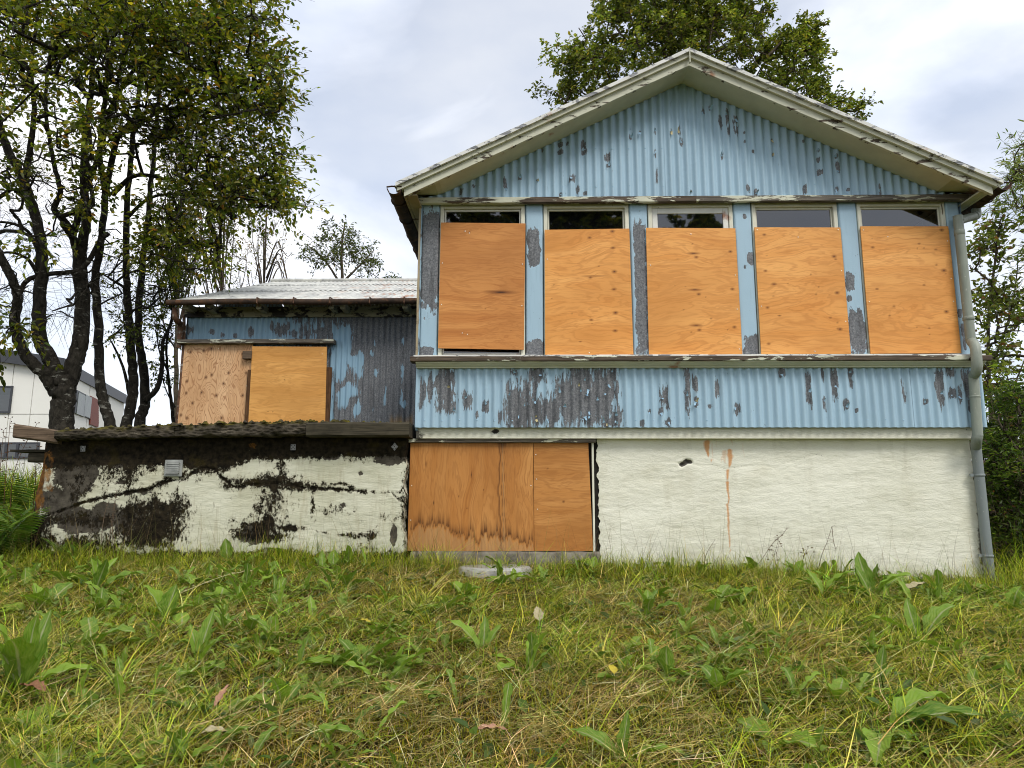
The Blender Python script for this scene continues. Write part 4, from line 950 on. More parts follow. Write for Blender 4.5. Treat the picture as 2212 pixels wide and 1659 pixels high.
def terr_attr(X, Z):
    zx = 1.58 * SS * ((X / TY - .0192) * F + 1106)                      # rough position along the wall, left to right
    up = np.interp(X, [-4.2, -3.75, -3.1, -2.6, -2.35, -2.0, -1.5, -1.03], [1.22, 1.26, 1.25, 1.20, 1.30, 1.31, 1.33, 1.33])
    g = np.clip(.55 + (Z - up) / .075 * .5, 0, 1.05)
    g = np.maximum(g, fld(X, Z, [(880, 250, 200, 70, 1), (1010, 260, 120, 90, .95), (600, 230, 220, 60, .95), (240, 230, 160, 60, .95), (1290, 420, 110, 26, 1), (1380, 410, 110, 36, 1), (1440, 330, 26, 80, .6), (1500, 440, 110, 20, .9), (1180, 420, 40, 26, .8),
                                 (1360, 640, 60, 40, .9), (1400, 500, 70, 60, .58), (1340, 560, 50, 40, .62), (1250, 640, 26, 30, .7), (1230, 690, 50, 30, .8), (1330, 700, 90, 24, .85), (1480, 655, 60, 10, .8), (1840, 695, 40, 14, .85), (1770, 690, 50, 10, .7), (1905, 695, 18, 20, .8), (1970, 600, 40, 30, .55),
                                 (790, 620, 120, 90, .9), (850, 560, 60, 40, .8), (760, 700, 120, 50, .9), (915, 560, 40, 60, .6), (780, 345, 60, 30, .5), (700, 350, 60, 30, .48), (940, 380, 40, 26, .7), (560, 340, 60, 30, .44),
                                 (300, 610, 200, 30, .75), (180, 640, 80, 60, .7), (160, 740, 60, 60, .85), (250, 720, 90, 40, .5), (430, 760, 130, 50, .85), (560, 740, 60, 40, .5), (640, 690, 60, 40, .55), (360, 470, 70, 90, .4), (620, 390, 120, 60, .36), (540, 400, 60, 60, .36), (450, 440, 60, 30, .45), (120, 500, 24, 130, .5), (2100, 500, 22, 260, .7), (1850, 760, 70, 20, .6), (1700, 560, 70, 24, .42), (1200, 620, 40, 16, .55)]))
    g = np.where(Z > up, g, g * (.52 + .36 * fbm(X * 3, Z * 3, 88)))
    d = np.minimum(polydist(X, Z, crk), polydist(X, Z, crk2) + .010); d = np.minimum(d, polydist(X, Z, crk3) + .010); d = np.minimum(d, polydist(X, Z, crk4) + .008); d = np.minimum(d, polydist(X, Z, crk5) + .006)
    for c_, o_ in ((crk6, .012), (crk7, .010), (crk8, .008), (crk9, .012)): d = np.minimum(d, polydist(X, Z, c_) + o_)
    wob = (fbm(X * 26, Z * 26, 4) - .5) * .03
    g = np.maximum(g, np.clip(1.0 - (d + wob) / (.012 + .03 * fbm(X * 2.3, Z * 2, 55) ** 2) * .55, 0, 1.0) * (.42 + .6 * fbm(X * 5, Z * 5, 15)))
    g = np.maximum(g, np.clip(.72 - (Z - .50) / .10, 0, .8) * (.7 + .5 * fbm(X * 4, Z * 4, 2)))
    g = g + .07 + .15 * (1 - sstep(-3.5, -2.7, X)) + (fbm(X * 5, Z * 5, 41) - .5) * .45
    b = fld(X, Z, [(400, 370, 80, 100, .95), (400, 280, 70, 50, .9), (620, 270, 80, 60, 1), (300, 520, 90, 60, .9), (540, 590, 60, 60, .9), (640, 620, 50, 80, .7), (420, 620, 130, 60, .8), (330, 320, 30, 60, .5), (1300, 690, 60, 50, .8), (1420, 500, 50, 40, .5), (2020, 690, 14, 50, .8), (2000, 300, 90, 34, .75),
                   (1700, 290, 60, 20, .6), (1850, 375, 14, 14, .7), (700, 600, 60, 60, .6), (760, 470, 60, 30, .5), (200, 640, 50, 30, .6), (1660, 570, 30, 10, .5), (620, 420, 60, 16, .55), (1760, 540, 40, 30, .45), (480, 350, 20, 30, .6)])
    b = np.maximum(b, np.clip(.9 - (X + 4.22) / .10, 0, .8) * .9); g = np.maximum(g, .62 * np.clip(1.2 - (X + 4.30) / .12, 0, 1) + .3 * np.clip((.75 - Z) / .2, 0, 1) * (X < -3.9))
    li = fld(X, Z, [(200, 390, 50, 90, 1), (180, 480, 40, 60, .9), (215, 340, 40, 40, .9), (170, 740, 24, 24, .7), (190, 580, 40, 24, .55), (1310, 240, 20, 16, .5)])
    disp = np.clip(1 - (d + wob * .5) / .010, 0, 1) * .022 + np.clip(b - .45, 0, .5) * .022
    disp = disp - np.clip(1 - np.abs(d - .02) / .02, 0, 1) * .003
    disp = disp + .07 * np.clip((-4.08 - X) / .2, 0, 1) ** 1.6 + .012 * np.sin(X * 2.1)
    return {'grime': g, 'bare': b, 'lichen': li, 'disp': disp}
wallgrid('rendered_wall', lambda z: -4.31 + .10 * (z - .45) + (vnoise(z * 9, 1., 3) - .5) * .05, lambda z: -1.035 + (vnoise(z * 18, 4., 5) - .5) * .028 + (vnoise(z * 70, 4., 6) - .5) * .010, .15, 1.50, TY, M['terrace'], terr, terr_attr, .0125, .30, .008, 14)
# rough mossy coping: many rings along the wall
def coping(x0, x1, zt, zb, y0, y1, name, mat, amp, seed, rings=90):
    xs = np.linspace(x0, x1, rings); pr = 18
    V = []
    for i, x in enumerate(xs):
        t = (x - x0) / (x1 - x0); T_, B_ = zt(x), zb(x)
        for k in range(pr):
            a = 2 * math.pi * k / pr + .17
            cx, cz = math.cos(a), math.sin(a); e = .2
            u = math.copysign(abs(cx) ** e, cx); v = math.copysign(abs(cz) ** e, cz)
            nn = (float(fbm(x * 6, k * .9, seed, 4)) - .5) * 2 * amp; n2 = (float(fbm(x * 22, k * 2.0, seed + 3, 3)) - .5) * amp
            V.append((x, (y0 + y1) / 2 + u * (y1 - y0) / 2 + nn * .6 + n2, (T_ + B_) / 2 + v * (T_ - B_) / 2 * (1) + nn + n2))
    V = np.array(V); Q = [(i * pr + k, i * pr + (k + 1) % pr, i * pr + pr + (k + 1) % pr, i * pr + pr + k) for i in range(rings - 1) for k in range(pr)]
    c0, c1 = V[:pr].mean(0), V[-pr:].mean(0); nV = len(V); V = np.vstack([V, c0, c1])
    T = [(k, (k + 1) % pr, nV) for k in range(pr)] + [((rings - 1) * pr + k, (rings - 1) * pr + (k + 1) % pr, nV + 1) for k in range(pr)]
    return npmesh(name, V, [np.array(Q), np.array(T)], mat, terr, True)
coping(-4.03, -1.85, lambda x: np.interp(x, [-4.03, -3.2, -2.5, -1.85], [1.555, 1.585, 1.608, 1.622]), lambda x: np.interp(x, [-4.03, -3.4, -1.85], [1.462, 1.485, 1.502]), 5.985, 6.45, 'coping', M['coping'], .016, 71, 170)
s = MB(); s.rough(-1.86, -.985, 5.965, 6.42, 1.490, 1.612, .05, .006, 73); s.build('coping_beam', M['beam_dark'], terr)
mo = MB(); rm_ = np.random.RandomState(8)                                # moss cushions along the coping
for _ in range(260):
    x = rm_.uniform(-3.7, -1.4) if rm_.rand() < .75 else rm_.uniform(-4.0, -1.0); r = rm_.uniform(.008, .03); y = rm_.uniform(5.97, 6.25)
    z = np.interp(x, [-4.03, -3.2, -2.5, -1.85, -1], [1.555, 1.588, 1.612, 1.625, 1.615]) - .005
    th = np.linspace(0, 2 * np.pi, 7, endpoint=False); V = [(x + r * math.cos(a) * rm_.uniform(.7, 1.4), y + r * math.sin(a), z) for a in th] + [(x + r * .5 * math.cos(a), y + r * .5 * math.sin(a), z + r * rm_.uniform(.3, .9)) for a in th] + [(x, y, z + r * rm_.uniform(.5, 1.0))]
    mo.add(V, [(k, (k + 1) % 7, 7 + (k + 1) % 7, 7 + k) for k in range(7)], [(7 + k, 7 + (k + 1) % 7, 14) for k in range(7)])
mo.build('moss_cushions', M['coping'], terr, True)['kind'] = 'stuff'
# vent grille
vc = zat(Z4, 895, 350, TY); v0 = zat(Z4, 855, 306, TY); v1 = zat(Z4, 938, 392, TY)
b = MB(); x0, x1, z1, z0 = v0.x, v1.x, v0.z, v1.z
b.bev(x0, x1, TY - .030, TY - .012, z0, z1, .005)
vent = b.build('vent_grille', M['vent'], terr)
b = MB(); b.box(x0 + .022, x1 - .022, TY - .0325, TY - .0305, z0 + .022, z1 - .020); b.build('vent_black_sheet', M['black'], vent)  # black sheet laid on the grille, its colour painting the unlit opening
for k in range(6):
    zc = z0 + .034 + k * (z1 - z0 - .062) / 5; b = MB()
    b.add([(x0 + .02, TY - .033, zc - .004), (x1 - .02, TY - .033, zc - .004), (x1 - .02, TY - .047, zc - .009), (x0 + .02, TY - .047, zc - .009), (x0 + .02, TY - .033, zc + .006), (x1 - .02, TY - .033, zc + .006), (x1 - .02, TY - .047, zc + .001), (x0 + .02, TY - .047, zc + .001)],
          [(0, 1, 2, 3), (4, 7, 6, 5), (0, 4, 5, 1), (2, 6, 7, 3), (1, 5, 6, 2), (0, 3, 7, 4)]); b.build('louvre_slat', M['vent'], vent)
for (zx, zy, rot) in ((427, 248, 0), (1505, 241, 0), (2025, 238, .8)):   # small steel tie plates
    c = zat(Z4, zx, zy, TY - .02); hw = .030
    V = []; T = []
    for yy in (c.y - .006, c.y):
        for a in range(4):
            t = rot + math.pi / 4 + a * math.pi / 2; V.append((c.x + hw * math.cos(t), yy, c.z + hw * 1.15 * math.sin(t)))
    o = npmesh('tie_plate', np.array(V), np.array([(0, 1, 2, 3), (0, 4, 5, 1), (1, 5, 6, 2), (2, 6, 7, 3), (3, 7, 4, 0)]), M['plate'], terr)
    blobs([(c.x + dx, c.y - .0075, c.z + dz) for dx, dz in ((0, 0), (.012, .014), (-.012, -.014), (.012, -.014), (-.012, .014))], .0045, 'plate_black_dots', M['black'], o, .05)  # black dots painted on for the darkness in the holes
# beams sticking out at the left end
be1 = at(35, 918, 6.08); be2 = at(150, 935, 6.2)
b = MB(); b.rough(be1.x, be2.x, 6.05, 6.19, -.06, .06, .04, .006, 81)
for V in b.V: V[:, 2] += np.interp(V[:, 0], [be1.x, be2.x], [be1.z - .052, be2.z - .05])
tag(b.build('timber_beam', M['beam']), 'weathered brown timber beam jutting out left from under the coping of the terrace wall', 'beam')
be3 = at(60, 985, 6.2); be4 = at(130, 985, 6.2)
b = MB(); b.rough(be3.x, be4.x + .1, 6.2, 6.34, be3.z - .055, be3.z + .03, .04, .006, 82); tag(b.build('timber_beam', M['beam_dark']), 'short dark mossy beam end below the brown jutting beam at far left', 'beam')
b = MB(); c_ = at(32, 988, 6.25); b.rough(c_.x, be4.x, 6.18, 6.36, be3.z + .034, be3.z + .056, .05, .005, 83); tag(b.build('plank', M['beam_dark']), 'thin dark plank on the short mossy beam end left of the terrace wall', 'plank')
# stone slab in front of the doorway
sl = at(1070, 1224, 5.85); gzz = float(gz(sl.x, sl.y))
n = 22; th = np.linspace(0, 2 * np.pi, n, endpoint=False); rr = 1 + (vnoise(th * 2.2, th * 0, 4) - .5) * .25
ring = lambda f, z: np.stack([sl.x + .27 * f * rr * np.cos(th), sl.y - .02 + .21 * f * rr * np.sin(th), z + 0 * th], 1)
V = np.vstack([ring(1, gzz - .05), ring(1.0, gzz + .045), ring(.93, gzz + .066), ring(.5, gzz + .058), [(sl.x, sl.y - .02, gzz + .055)]])
Q = np.array([(j * n + k, j * n + (k + 1) % n, j * n + n + (k + 1) % n, j * n + n + k) for j in range(3) for k in range(n)]); T = np.array([(3 * n + k, 3 * n + (k + 1) % n, 4 * n) for k in range(n)])
tag(npmesh('stone_slab', V, [Q, T], M['slab'], None, True), 'pale wet flat stone lying in the grass before the boarded doorway', 'stone')

# ------------------------------------------------------------------ the white building far behind
def rot_quad_box(b, p, q, z0, z1, th):
    """upright slab between two ground points, th = thickness away from the viewer"""
    d = Vector((q[0] - p[0], q[1] - p[1], 0)); n = Vector((-d.y, d.x, 0)).normalized() * th
    z0a, z0b = z0 if isinstance(z0, tuple) else (z0, z0); z1a, z1b = z1 if isinstance(z1, tuple) else (z1, z1)
    V = [(p[0], p[1], z0a), (q[0], q[1], z0b), (q[0], q[1], z1b), (p[0], p[1], z1a)]
    V += [(x + n.x, y + n.y, z) for x, y, z in V]
    return b.add(V, [(0, 1, 2, 3), (7, 6, 5, 4), (0, 4, 5, 1), (1, 5, 6, 2), (2, 6, 7, 3), (3, 7, 4, 0)])
Z7 = (0, 1100, 2.765)
M['bwhite'] = plain('white_concrete_panel', (0.76, 0.75, 0.69), .9, .05, 0, .025, .6, 0.0)
M['bdark'] = plain('dark_metal_trim', (0.045, 0.048, 0.055), .5, .4)
M['bslat'] = plain('red_brown_cladding', (0.17, 0.045, 0.028), .6, .3, 0, .25, 20, .2)
M['far_glass_painted'] = plain('far_pane_painted_reflection', (0.05, 0.065, 0.045), .25, .4, 0, .6, 2.5, 0.0)  # opaque dark green; the reflected trees are painted into the pane colour
M['bblind'] = plain('pale_roller_blind', (0.55, 0.60, 0.52), .8, .1)
bld = empty('modern_building', (-18, 27, 1.0), 'white modern building with sloping dark roof edge and dark framed windows behind the trees', 'building')
YB = 27.0
cor = zat(Z7, 560, 400, YB); lft = zat(Z7, -500, 200, YB); farR = zat(Z7, 1120, 560, 37.0)
pL, pC, pR = (lft.x, YB), (cor.x, YB), (farR.x, 37.0)
ztL, ztC, ztR = zat(Z7, -500, 100, YB).z, zat(Z7, 560, 262, YB).z, zat(Z7, 1120, 560, 37.0).z
zj = zat(Z7, 200, 677, YB).z; zb_ = .6
xj = [lft.x, zat(Z7, 110, 400, YB).x, zat(Z7, 290, 500, YB).x, cor.x]
for i in range(3):                                                      # facade panels with open joints
    for (a, c) in ((zb_, zj - .012), (zj + .012, None)):
        b = MB(); g0, g1 = xj[i] + .015, xj[i + 1] - .015
        zz = (lambda x: ztL + (ztC - ztL) * (x - lft.x) / (cor.x - lft.x))
        rot_quad_box(b, (g0, YB), (g1, YB), a, c if c else (zz(g0) - .1, zz(g1) - .1), .2); b.build('wall_panel', M['bwhite'], bld)
b = MB(); rot_quad_box(b, (pL[0], YB + .21), (pC[0], YB + .21), zb_, (ztL - .1, ztC - .1), .1); rot_quad_box(b, (pC[0] - .35, YB + .25), (pR[0] - .35, 37.0), zb_, (ztC - .15, ztR - .15), .1); b.build('core_wall', M['bdark'], bld)
dR = Vector((pR[0] - pC[0], 10.0)); 
for (t0, t1) in ((0, .36), (.37, .69), (.70, 1.0)):
    b = MB(); a = (pC[0] + dR.x * t0, YB + dR.y * t0); c = (pC[0] + dR.x * t1, YB + dR.y * t1)
    rot_quad_box(b, a, c, zb_, (ztC + (ztR - ztC) * t0 - .12, ztC + (ztR - ztC) * t1 - .12), .2); b.build('wall_panel', M['bwhite'], bld)
b = MB()
rot_quad_box(b, (pL[0], YB - .25), (pC[0] + .1, YB - .25), (ztL - .16, ztC - .16), (ztL + .35, ztC + .35), .6)
rot_quad_box(b, (pC[0] + .12, YB - .22), (pR[0] + .2, 36.8), (ztC - .16, ztR - .16), (ztC + .30, ztR + .30), .5); b.build('roof_edge', M['bdark'], bld)
def bwin(x0, y0, x1, y1, Y, mull=()):
    a = zat(Z7, x0, y0, Y); c = zat(Z7, x1, y1, Y); b = MB()
    w = .07
    b.box(a.x, c.x, Y - .06, Y - .01, a.z - w, a.z).box(a.x, c.x, Y - .06, Y - .01, c.z, c.z + w).box(a.x, a.x + w, Y - .06, Y - .012, c.z + w, a.z - w).box(c.x - w, c.x, Y - .06, Y - .012, c.z + w, a.z - w)
    for m_ in mull: xx = a.x + (c.x - a.x) * m_; b.box(xx - .05, xx + .05, Y - .058, Y - .014, c.z + w, a.z - w)
    wn_ = b.build('window', M['bdark'], bld)
    b = MB(); b.add([(a.x + w, Y - .03, c.z + w), (c.x - w, Y - .03, c.z + w), (c.x - w, Y - .03, a.z - w), (a.x + w, Y - .03, a.z - w)], [(0, 1, 2, 3)]); b.build('pane', M['glass'], wn_)
    b = MB(); b.box(a.x + w, c.x - w, Y - .008, Y - .004, a.z - (a.z - c.z) * .32, a.z - w); b.build('blind', M['bblind'], wn_)
bwin(-200, 425, 96, 668, YB); bwin(-150, 930, 348, 1075, YB, (.3, .42, .62))
# windows, red cladding and balcony rail on the receding wall
def onR(zx, zy):
    best = None
    for t in np.linspace(0, 1, 400):
        Y = YB + 10 * t; p = zat(Z7, zx, zy, Y); xw = pC[0] + dR.x * t
        if best is None or abs(p.x - xw) < best[0]: best = (abs(p.x - xw), p, t)
    return best[1]
def wall_patch(name, a, c, mat, off, parent):
    nrm = Vector((dR.y, -dR.x, 0)).normalized() * off
    b = MB(); rot_quad_box(b, (a.x + nrm.x, a.y + nrm.y), (c.x + nrm.x, c.y + nrm.y), c.z, a.z, .05); return b.build(name, mat, parent)
a, c = onR(680, 460), onR(800, 720); w1 = wall_patch('window', a, c, M['bdark'], .06, bld)
a2, c2 = onR(690, 480), onR(742, 700); wall_patch('pane', a2, c2, M['far_glass_painted'], .075, w1); a2, c2 = onR(755, 500), onR(792, 712); wall_patch('pane', a2, c2, M['far_glass_painted'], .075, w1)
for k in range(10):
    y0 = 512 + k * 23.0; a, c = onR(800, y0), onR(874, y0 + 21); c.z = a.z - .24; wall_patch('cladding_board', a, c, M['bslat'], .07, bld)
for k in range(9):
    p = onR(838 + k * 30, 705); q = onR(838 + k * 30, 790); b = MB(); b.tube([(p.x, p.y - 1.2, p.z), (q.x, p.y - 1.2, q.z)], .02, 5); b.build('railing_bar', M['bdark'], bld)
p, q = onR(835, 702), onR(1085, 706); b = MB(); b.tube([(p.x, p.y - 1.2, p.z), (q.x, q.y - 1.2, q.z)], .03, 5); b.build('handrail', M['bdark'], bld)

# ------------------------------------------------------------------ trees
def bark_mat(name, a, b_, pale, pth):
    t = NT(name); v = t.co((1.6, 1.6, .9)); n = t.noise(v, 13, 7, .7, .4)
    c = t.mix(t.rng(n, .35, .65), a, b_)
    pm = t.rng(t.noise(t.co((1, 1, 2.6), (3, 1, 5)), 6, 7, .68), pth, pth + .06)
    c = t.mix(pm, c, pale)
    return t.bsdf(c, .9, t.bump(n, .8, .03), .1)
M['bark'] = bark_mat('dark_rowan_bark', (0.010, 0.009, 0.007), (0.050, 0.044, 0.034), (0.20, 0.195, 0.165), .585)
M['bark2'] = bark_mat('brown_bark', (0.035, 0.028, 0.020), (0.12, 0.095, 0.065), (0.17, 0.15, 0.12), .62)
def leaf_mat(name, trans=.35, gloss=.25, rough=.45):
    t = NT(name); col = t.at('col', 'Color')
    d = t.n('BsdfPrincipled', {'Base Color': col, 'Roughness': rough, 'Specular IOR Level': gloss})
    tr = t.n('BsdfTranslucent', {'Color': t.mix(1.0, col, (1.25, 1.35, .55), 'MULTIPLY')})
    return t.surf(t.n('MixShader', {0: trans, 1: d.outputs[0], 2: tr.outputs[0]}).outputs[0])
M['leaf'] = leaf_mat('tree_leaf', .52, .28, .42)
M['grass'] = leaf_mat('grass_blade', .22, .10, .5)
def unit(v): return v / (np.linalg.norm(v, axis=-1, keepdims=True) + 1e-9)
def frustums(P0, P1, r0, r1, n=5):
    D = unit(P1 - P0); a = np.where(np.abs(D[:, 2:3]) < .9, [[0, 0, 1.0]], [[1.0, 0, 0]])
    N = unit(np.cross(D, a)); B = np.cross(D, N); th = np.linspace(0, 2 * np.pi, n, endpoint=False)
    ring = np.cos(th)[None, :, None] * N[:, None] + np.sin(th)[None, :, None] * B[:, None]
    V = np.concatenate([P0[:, None] + ring * r0[:, None, None], P1[:, None] + ring * r1[:, None, None]], 1).reshape(-1, 3)
    k = np.arange(n); q = np.stack([k, (k + 1) % n, n + (k + 1) % n, n + k], 1)
    Q = (np.arange(len(P0))[:, None, None] * 2 * n + q[None]).reshape(-1, 4)
    return V, Q
def leafmesh(P, D, Nn, Lg, Wd, col, fold=.25):
    """two-quad folded leaves"""
    D = unit(D); S = unit(np.cross(D, Nn)); Nn = np.cross(S, D); m = len(P)
    pr = [(0, 0), (.42, .28), (.36, .68), (0, 1.0), (-.36, .68), (-.42, .28)]
    V = np.zeros((m, 6, 3))
    for k, (s, t) in enumerate(pr):
        V[:, k] = P + D * (Lg * t)[:, None] + S * (Wd * s)[:, None] + Nn * (Wd * (abs(s) * fold * 2 - .25 * t * t))[:, None]
    Q = (np.arange(m)[:, None, None] * 6 + np.array([[0, 1, 2, 3], [0, 3, 4, 5]])[None]).reshape(-1, 4)
    c = np.repeat(np.concatenate([col, np.ones((m, 1))], 1)[:, None], 6, 1).reshape(-1, 4)
    return V.reshape(-1, 3), Q, c
def palette(n, rs, cols, wts, jit=.25):
    cols = np.array(cols); k = rs.choice(len(cols), n, p=np.array(wts) / sum(wts))
    return np.clip(cols[k] * (1 + (rs.rand(n, 1) - .5) * 2 * jit) * (1 + (rs.rand(n, 3) - .5) * .2), 0.002, 1)
def blobpts(specs, rs):
    out = []
    for sp in specs:
        world_space = sp[0] == 'w'
        px, py, Y, rx, ry, ry2, n = sp[1:] if world_space else sp
        u = rs.normal(size=(n, 3)); u = u / np.linalg.norm(u, axis=1)[:, None] * rs.rand(n, 1) ** .42
        if world_space: out += [(px + a * rx, py + b_ * ry, Y + c * ry2) for a, b_, c in u]
        else:
          for a, b_, c in u: out.append(tuple(at(px + a * rx, py + b_ * ry, Y + c * ry2)))
    return np.array(out).reshape(-1, 3)
def make_tree(name, label, limbs, specs, cols, wts, leaf=(.06, .034), per=70, R=.45, seed=1, bark='bark', twl=.5, bare=(), up=.2, droop=.3, base=None, tw=5, group=None, cat='tree', twr=.003, mat='leaf'):
    rs = np.random.RandomState(seed)
    p0 = limbs[0][0][0]; gb = float(gz(p0.x, p0.y)); r00 = limbs[0][1]
    if p0.z > gb:                                   # root the stem in the ground
        q = limbs[0][0][1]; foot = Vector((p0.x - (q.x - p0.x) * .2, p0.y, gb - .15))
        limbs = [([foot] + ([foot.lerp(p0, .5)] if p0.z - gb > .5 else []) + list(limbs[0][0]), r00 * 1.08, limbs[0][2])] + list(limbs[1:])
    root = empty(name, (p0.x, p0.y, gb), label, cat, group)
    tb = MB(); NP = []; 
    for pts, r0, r1 in limbs:
        P = smoothpath(pts, 7); n = len(P)
        P[1:-1] += rs.normal(size=(n - 2, 3)) * min(r0 * .05, .006)
        t = np.linspace(0, 1, n); r = (r0 + (r1 - r0) * t ** .8) * (.86 if r0 > .03 else 1); r = r * (1 + (rs.rand(n) - .5) * .05)
        tb.tube(P, r, 12 if r0 > .05 else 8); NP.append(P[int(n * .15):])
    nodes = np.concatenate(NP); nl = len(nodes); parent = [-1] * nl; par_r = None
    C = blobpts(specs, rs); nleaf = len(C)
    if bare: C = np.concatenate([C, blobpts(bare, rs)])
    d0 = np.array([np.min(np.linalg.norm(nodes - c, axis=1)) for c in C]); od = np.argsort(d0); C = C[od]; leafy = np.where(od < nleaf)[0]
    cap = nl + len(C) * 40; NN = np.zeros((cap, 3)); NN[:nl] = nodes; cnt = nl; tips = []
    for c in C:
        dv = NN[:cnt] - c; cost = np.linalg.norm(dv, axis=1) + .7 * np.maximum(0, dv[:, 2]); j = int(np.argmin(cost)); p = NN[j]; d = np.linalg.norm(c - p)
        k = min(30, max(2, int(d / .22)));
        mid = p + (c - p) * .5 + np.array([0, 0, .10 * d * (1 if up > 0 else -1)]) + rs.normal(size=3) * .07 * d
        last = j
        for i in range(1, k + 1):
            t = i / k; q = (1 - t) ** 2 * p + 2 * t * (1 - t) * mid + t * t * c + rs.normal(size=3) * .018
            NN[cnt] = q; parent.append(last); last = cnt; cnt += 1
        tips.append(last)
    NN = NN[:cnt]; parent = np.array(parent); wt = np.zeros(cnt); wt[tips] = 1
    for i in range(cnt - 1, nl - 1, -1): wt[parent[i]] += wt[i]
    idx = np.arange(nl, cnt)
    if len(idx):
        rad = .0035 + .0048 * np.sqrt(np.maximum(wt, 1)); rp = rad[parent[idx]]; rp = np.where(parent[idx] < nl, rad[idx] * 1.25, rp); rp = np.minimum(rp, rad[idx] * 1.5)
        V, Q = frustums(NN[parent[idx]], NN[idx], rp, rad[idx], 5); tb.add(V, Q)
    cen = NN[tips]; axis = nodes.mean(0)
    k = len(cen) * tw
    T0 = np.repeat(cen, tw, 0) + rs.normal(size=(k, 3)) * .05
    dr = rs.normal(size=(k, 3)); dr = unit(dr) + .55 * unit(T0 - axis) + np.array([0, 0, up]); dr = unit(dr)
    ln = R * rs.uniform(.5, 1.3, k); T1 = T0 + dr * ln[:, None] + np.array([0, 0, -1]) * (droop * ln ** 2)[:, None]
    V, Q = frustums(T0, T1, np.full(k, twr), np.full(k, twr * .5), 3); tb.add(V, Q)
    tb.build('trunk', M[bark], root, True)
    m = per * len(leafy); ti = leafy[rs.randint(0, len(leafy), m)] * tw + rs.randint(0, tw, m); t = rs.rand(m) ** .8
    P = T0[ti] + (T1 - T0)[ti] * t[:, None] + rs.normal(size=(m, 3)) * .022
    D = unit(dr[ti]) * .8 + rs.normal(size=(m, 3)) * np.array([.6, .6, .3]) + np.array([0, 0, -droop]); Nn = rs.normal(size=(m, 3)) * .55 + np.array([0, -.25, 1.0])
    sz = rs.uniform(.6, 1.25, m)
    clt = rs.rand(len(cen))[ti // tw]
    col = palette(m, rs, cols, wts) * (.55 + .9 * clt)[:, None]
    V, Q, c = leafmesh(P, D, Nn, leaf[0] * sz, leaf[1] * sz * rs.uniform(.8, 1.1, m), col)
    npmesh('crown', V, Q, M[mat], root, False, {'col': c})['kind'] = 'stuff'
    return root
def L2(pts, Y0, Y1=None):
    n = len(pts); Y1 = Y0 if Y1 is None else Y1
    return [at(x, y, Y0 + (Y1 - Y0) * i / max(1, n - 1)) for i, (x, y) in enumerate(pts)]
OL = [(0.070, 0.100, 0.012), (0.145, 0.165, 0.018), (0.235, 0.220, 0.024), (0.38, 0.28, 0.03), (0.32, 0.15, 0.025)]
OW = [5, 6, 3, .7, .2]
# the big multi-stemmed tree at the left
make_tree('rowan_tree', 'large many stemmed tree with dark forked trunk, leftmost behind the terrace wall', [
    (L2([(132, 960), (133, 905), (138, 850), (142, 800)], 9.5), .185, .16),
    (L2([(122, 850), (98, 812), (62, 775), (40, 735), (31, 690), (38, 640), (15, 580), (-10, 530), (-40, 440)], 9.5, 8.6), .105, .05),
    (L2([(135, 840), (110, 775), (86, 730), (86, 640), (90, 545), (76, 464), (50, 389), (15, 319), (-8, 240), (-30, 120)], 9.5, 9.0), .125, .05),
    (L2([(52, 392), (64, 330), (74, 240), (68, 150), (80, 40)], 9.15, 8.8), .06, .02),
    (L2([(145, 830), (165, 770), (176, 720), (177, 640), (172, 555), (176, 525)], 9.5, 9.7), .135, .10),
    (L2([(172, 560), (148, 490), (117, 452), (130, 415), (112, 330), (98, 220), (110, 90)], 9.7, 8.9), .07, .02),
    (L2([(176, 535), (187, 465), (180, 380), (186, 280), (200, 150), (190, 20)], 9.7, 9.4), .085, .03),
    (L2([(160, 500), (175, 445), (203, 365), (236, 260), (262, 140), (280, 0)], 9.68, 9.9), .06, .02),
    (L2([(40, 640), (60, 605), (106, 592), (163, 586), (190, 566), (216, 520), (234, 504)], 9.2, 9.6), .035, .04),
    (L2([(88, 560), (60, 500), (10, 480), (-30, 490)], 9.3, 8.8), .03, .012),
    (L2([(86, 600), (60, 560), (20, 545), (-20, 555)], 9.3, 8.7), .03, .012)],
    [(60, 60, 9.0, 190, 130, 1.6, 130), (230, 70, 9.3, 150, 130, 1.5, 110), (300, 190, 9.0, 110, 80, 1.0, 40), (200, 420, 8.9, 90, 60, .8, 14), (-60, 230, 8.6, 120, 160, 1.5, 40), (90, 220, 8.8, 110, 90, 1.2, 26), (170, 300, 8.6, 80, 90, 1.0, 18), (20, 400, 8.6, 70, 70, .8, 12), (30, 705, 8.3, 50, 22, .5, 7), (100, -120, 9.2, 260, 120, 1.8, 60), (70, 520, 8.6, 60, 60, .6, 4)],
    OL, OW, (.084, .050), 31, .46, 21, bare=[(90, 420, 9.0, 110, 130, 1.0, 60), (150, 640, 9.2, 90, 70, .7, 26), (10, 620, 8.8, 60, 80, .6, 16)], base=at(132, 960, 9.5))
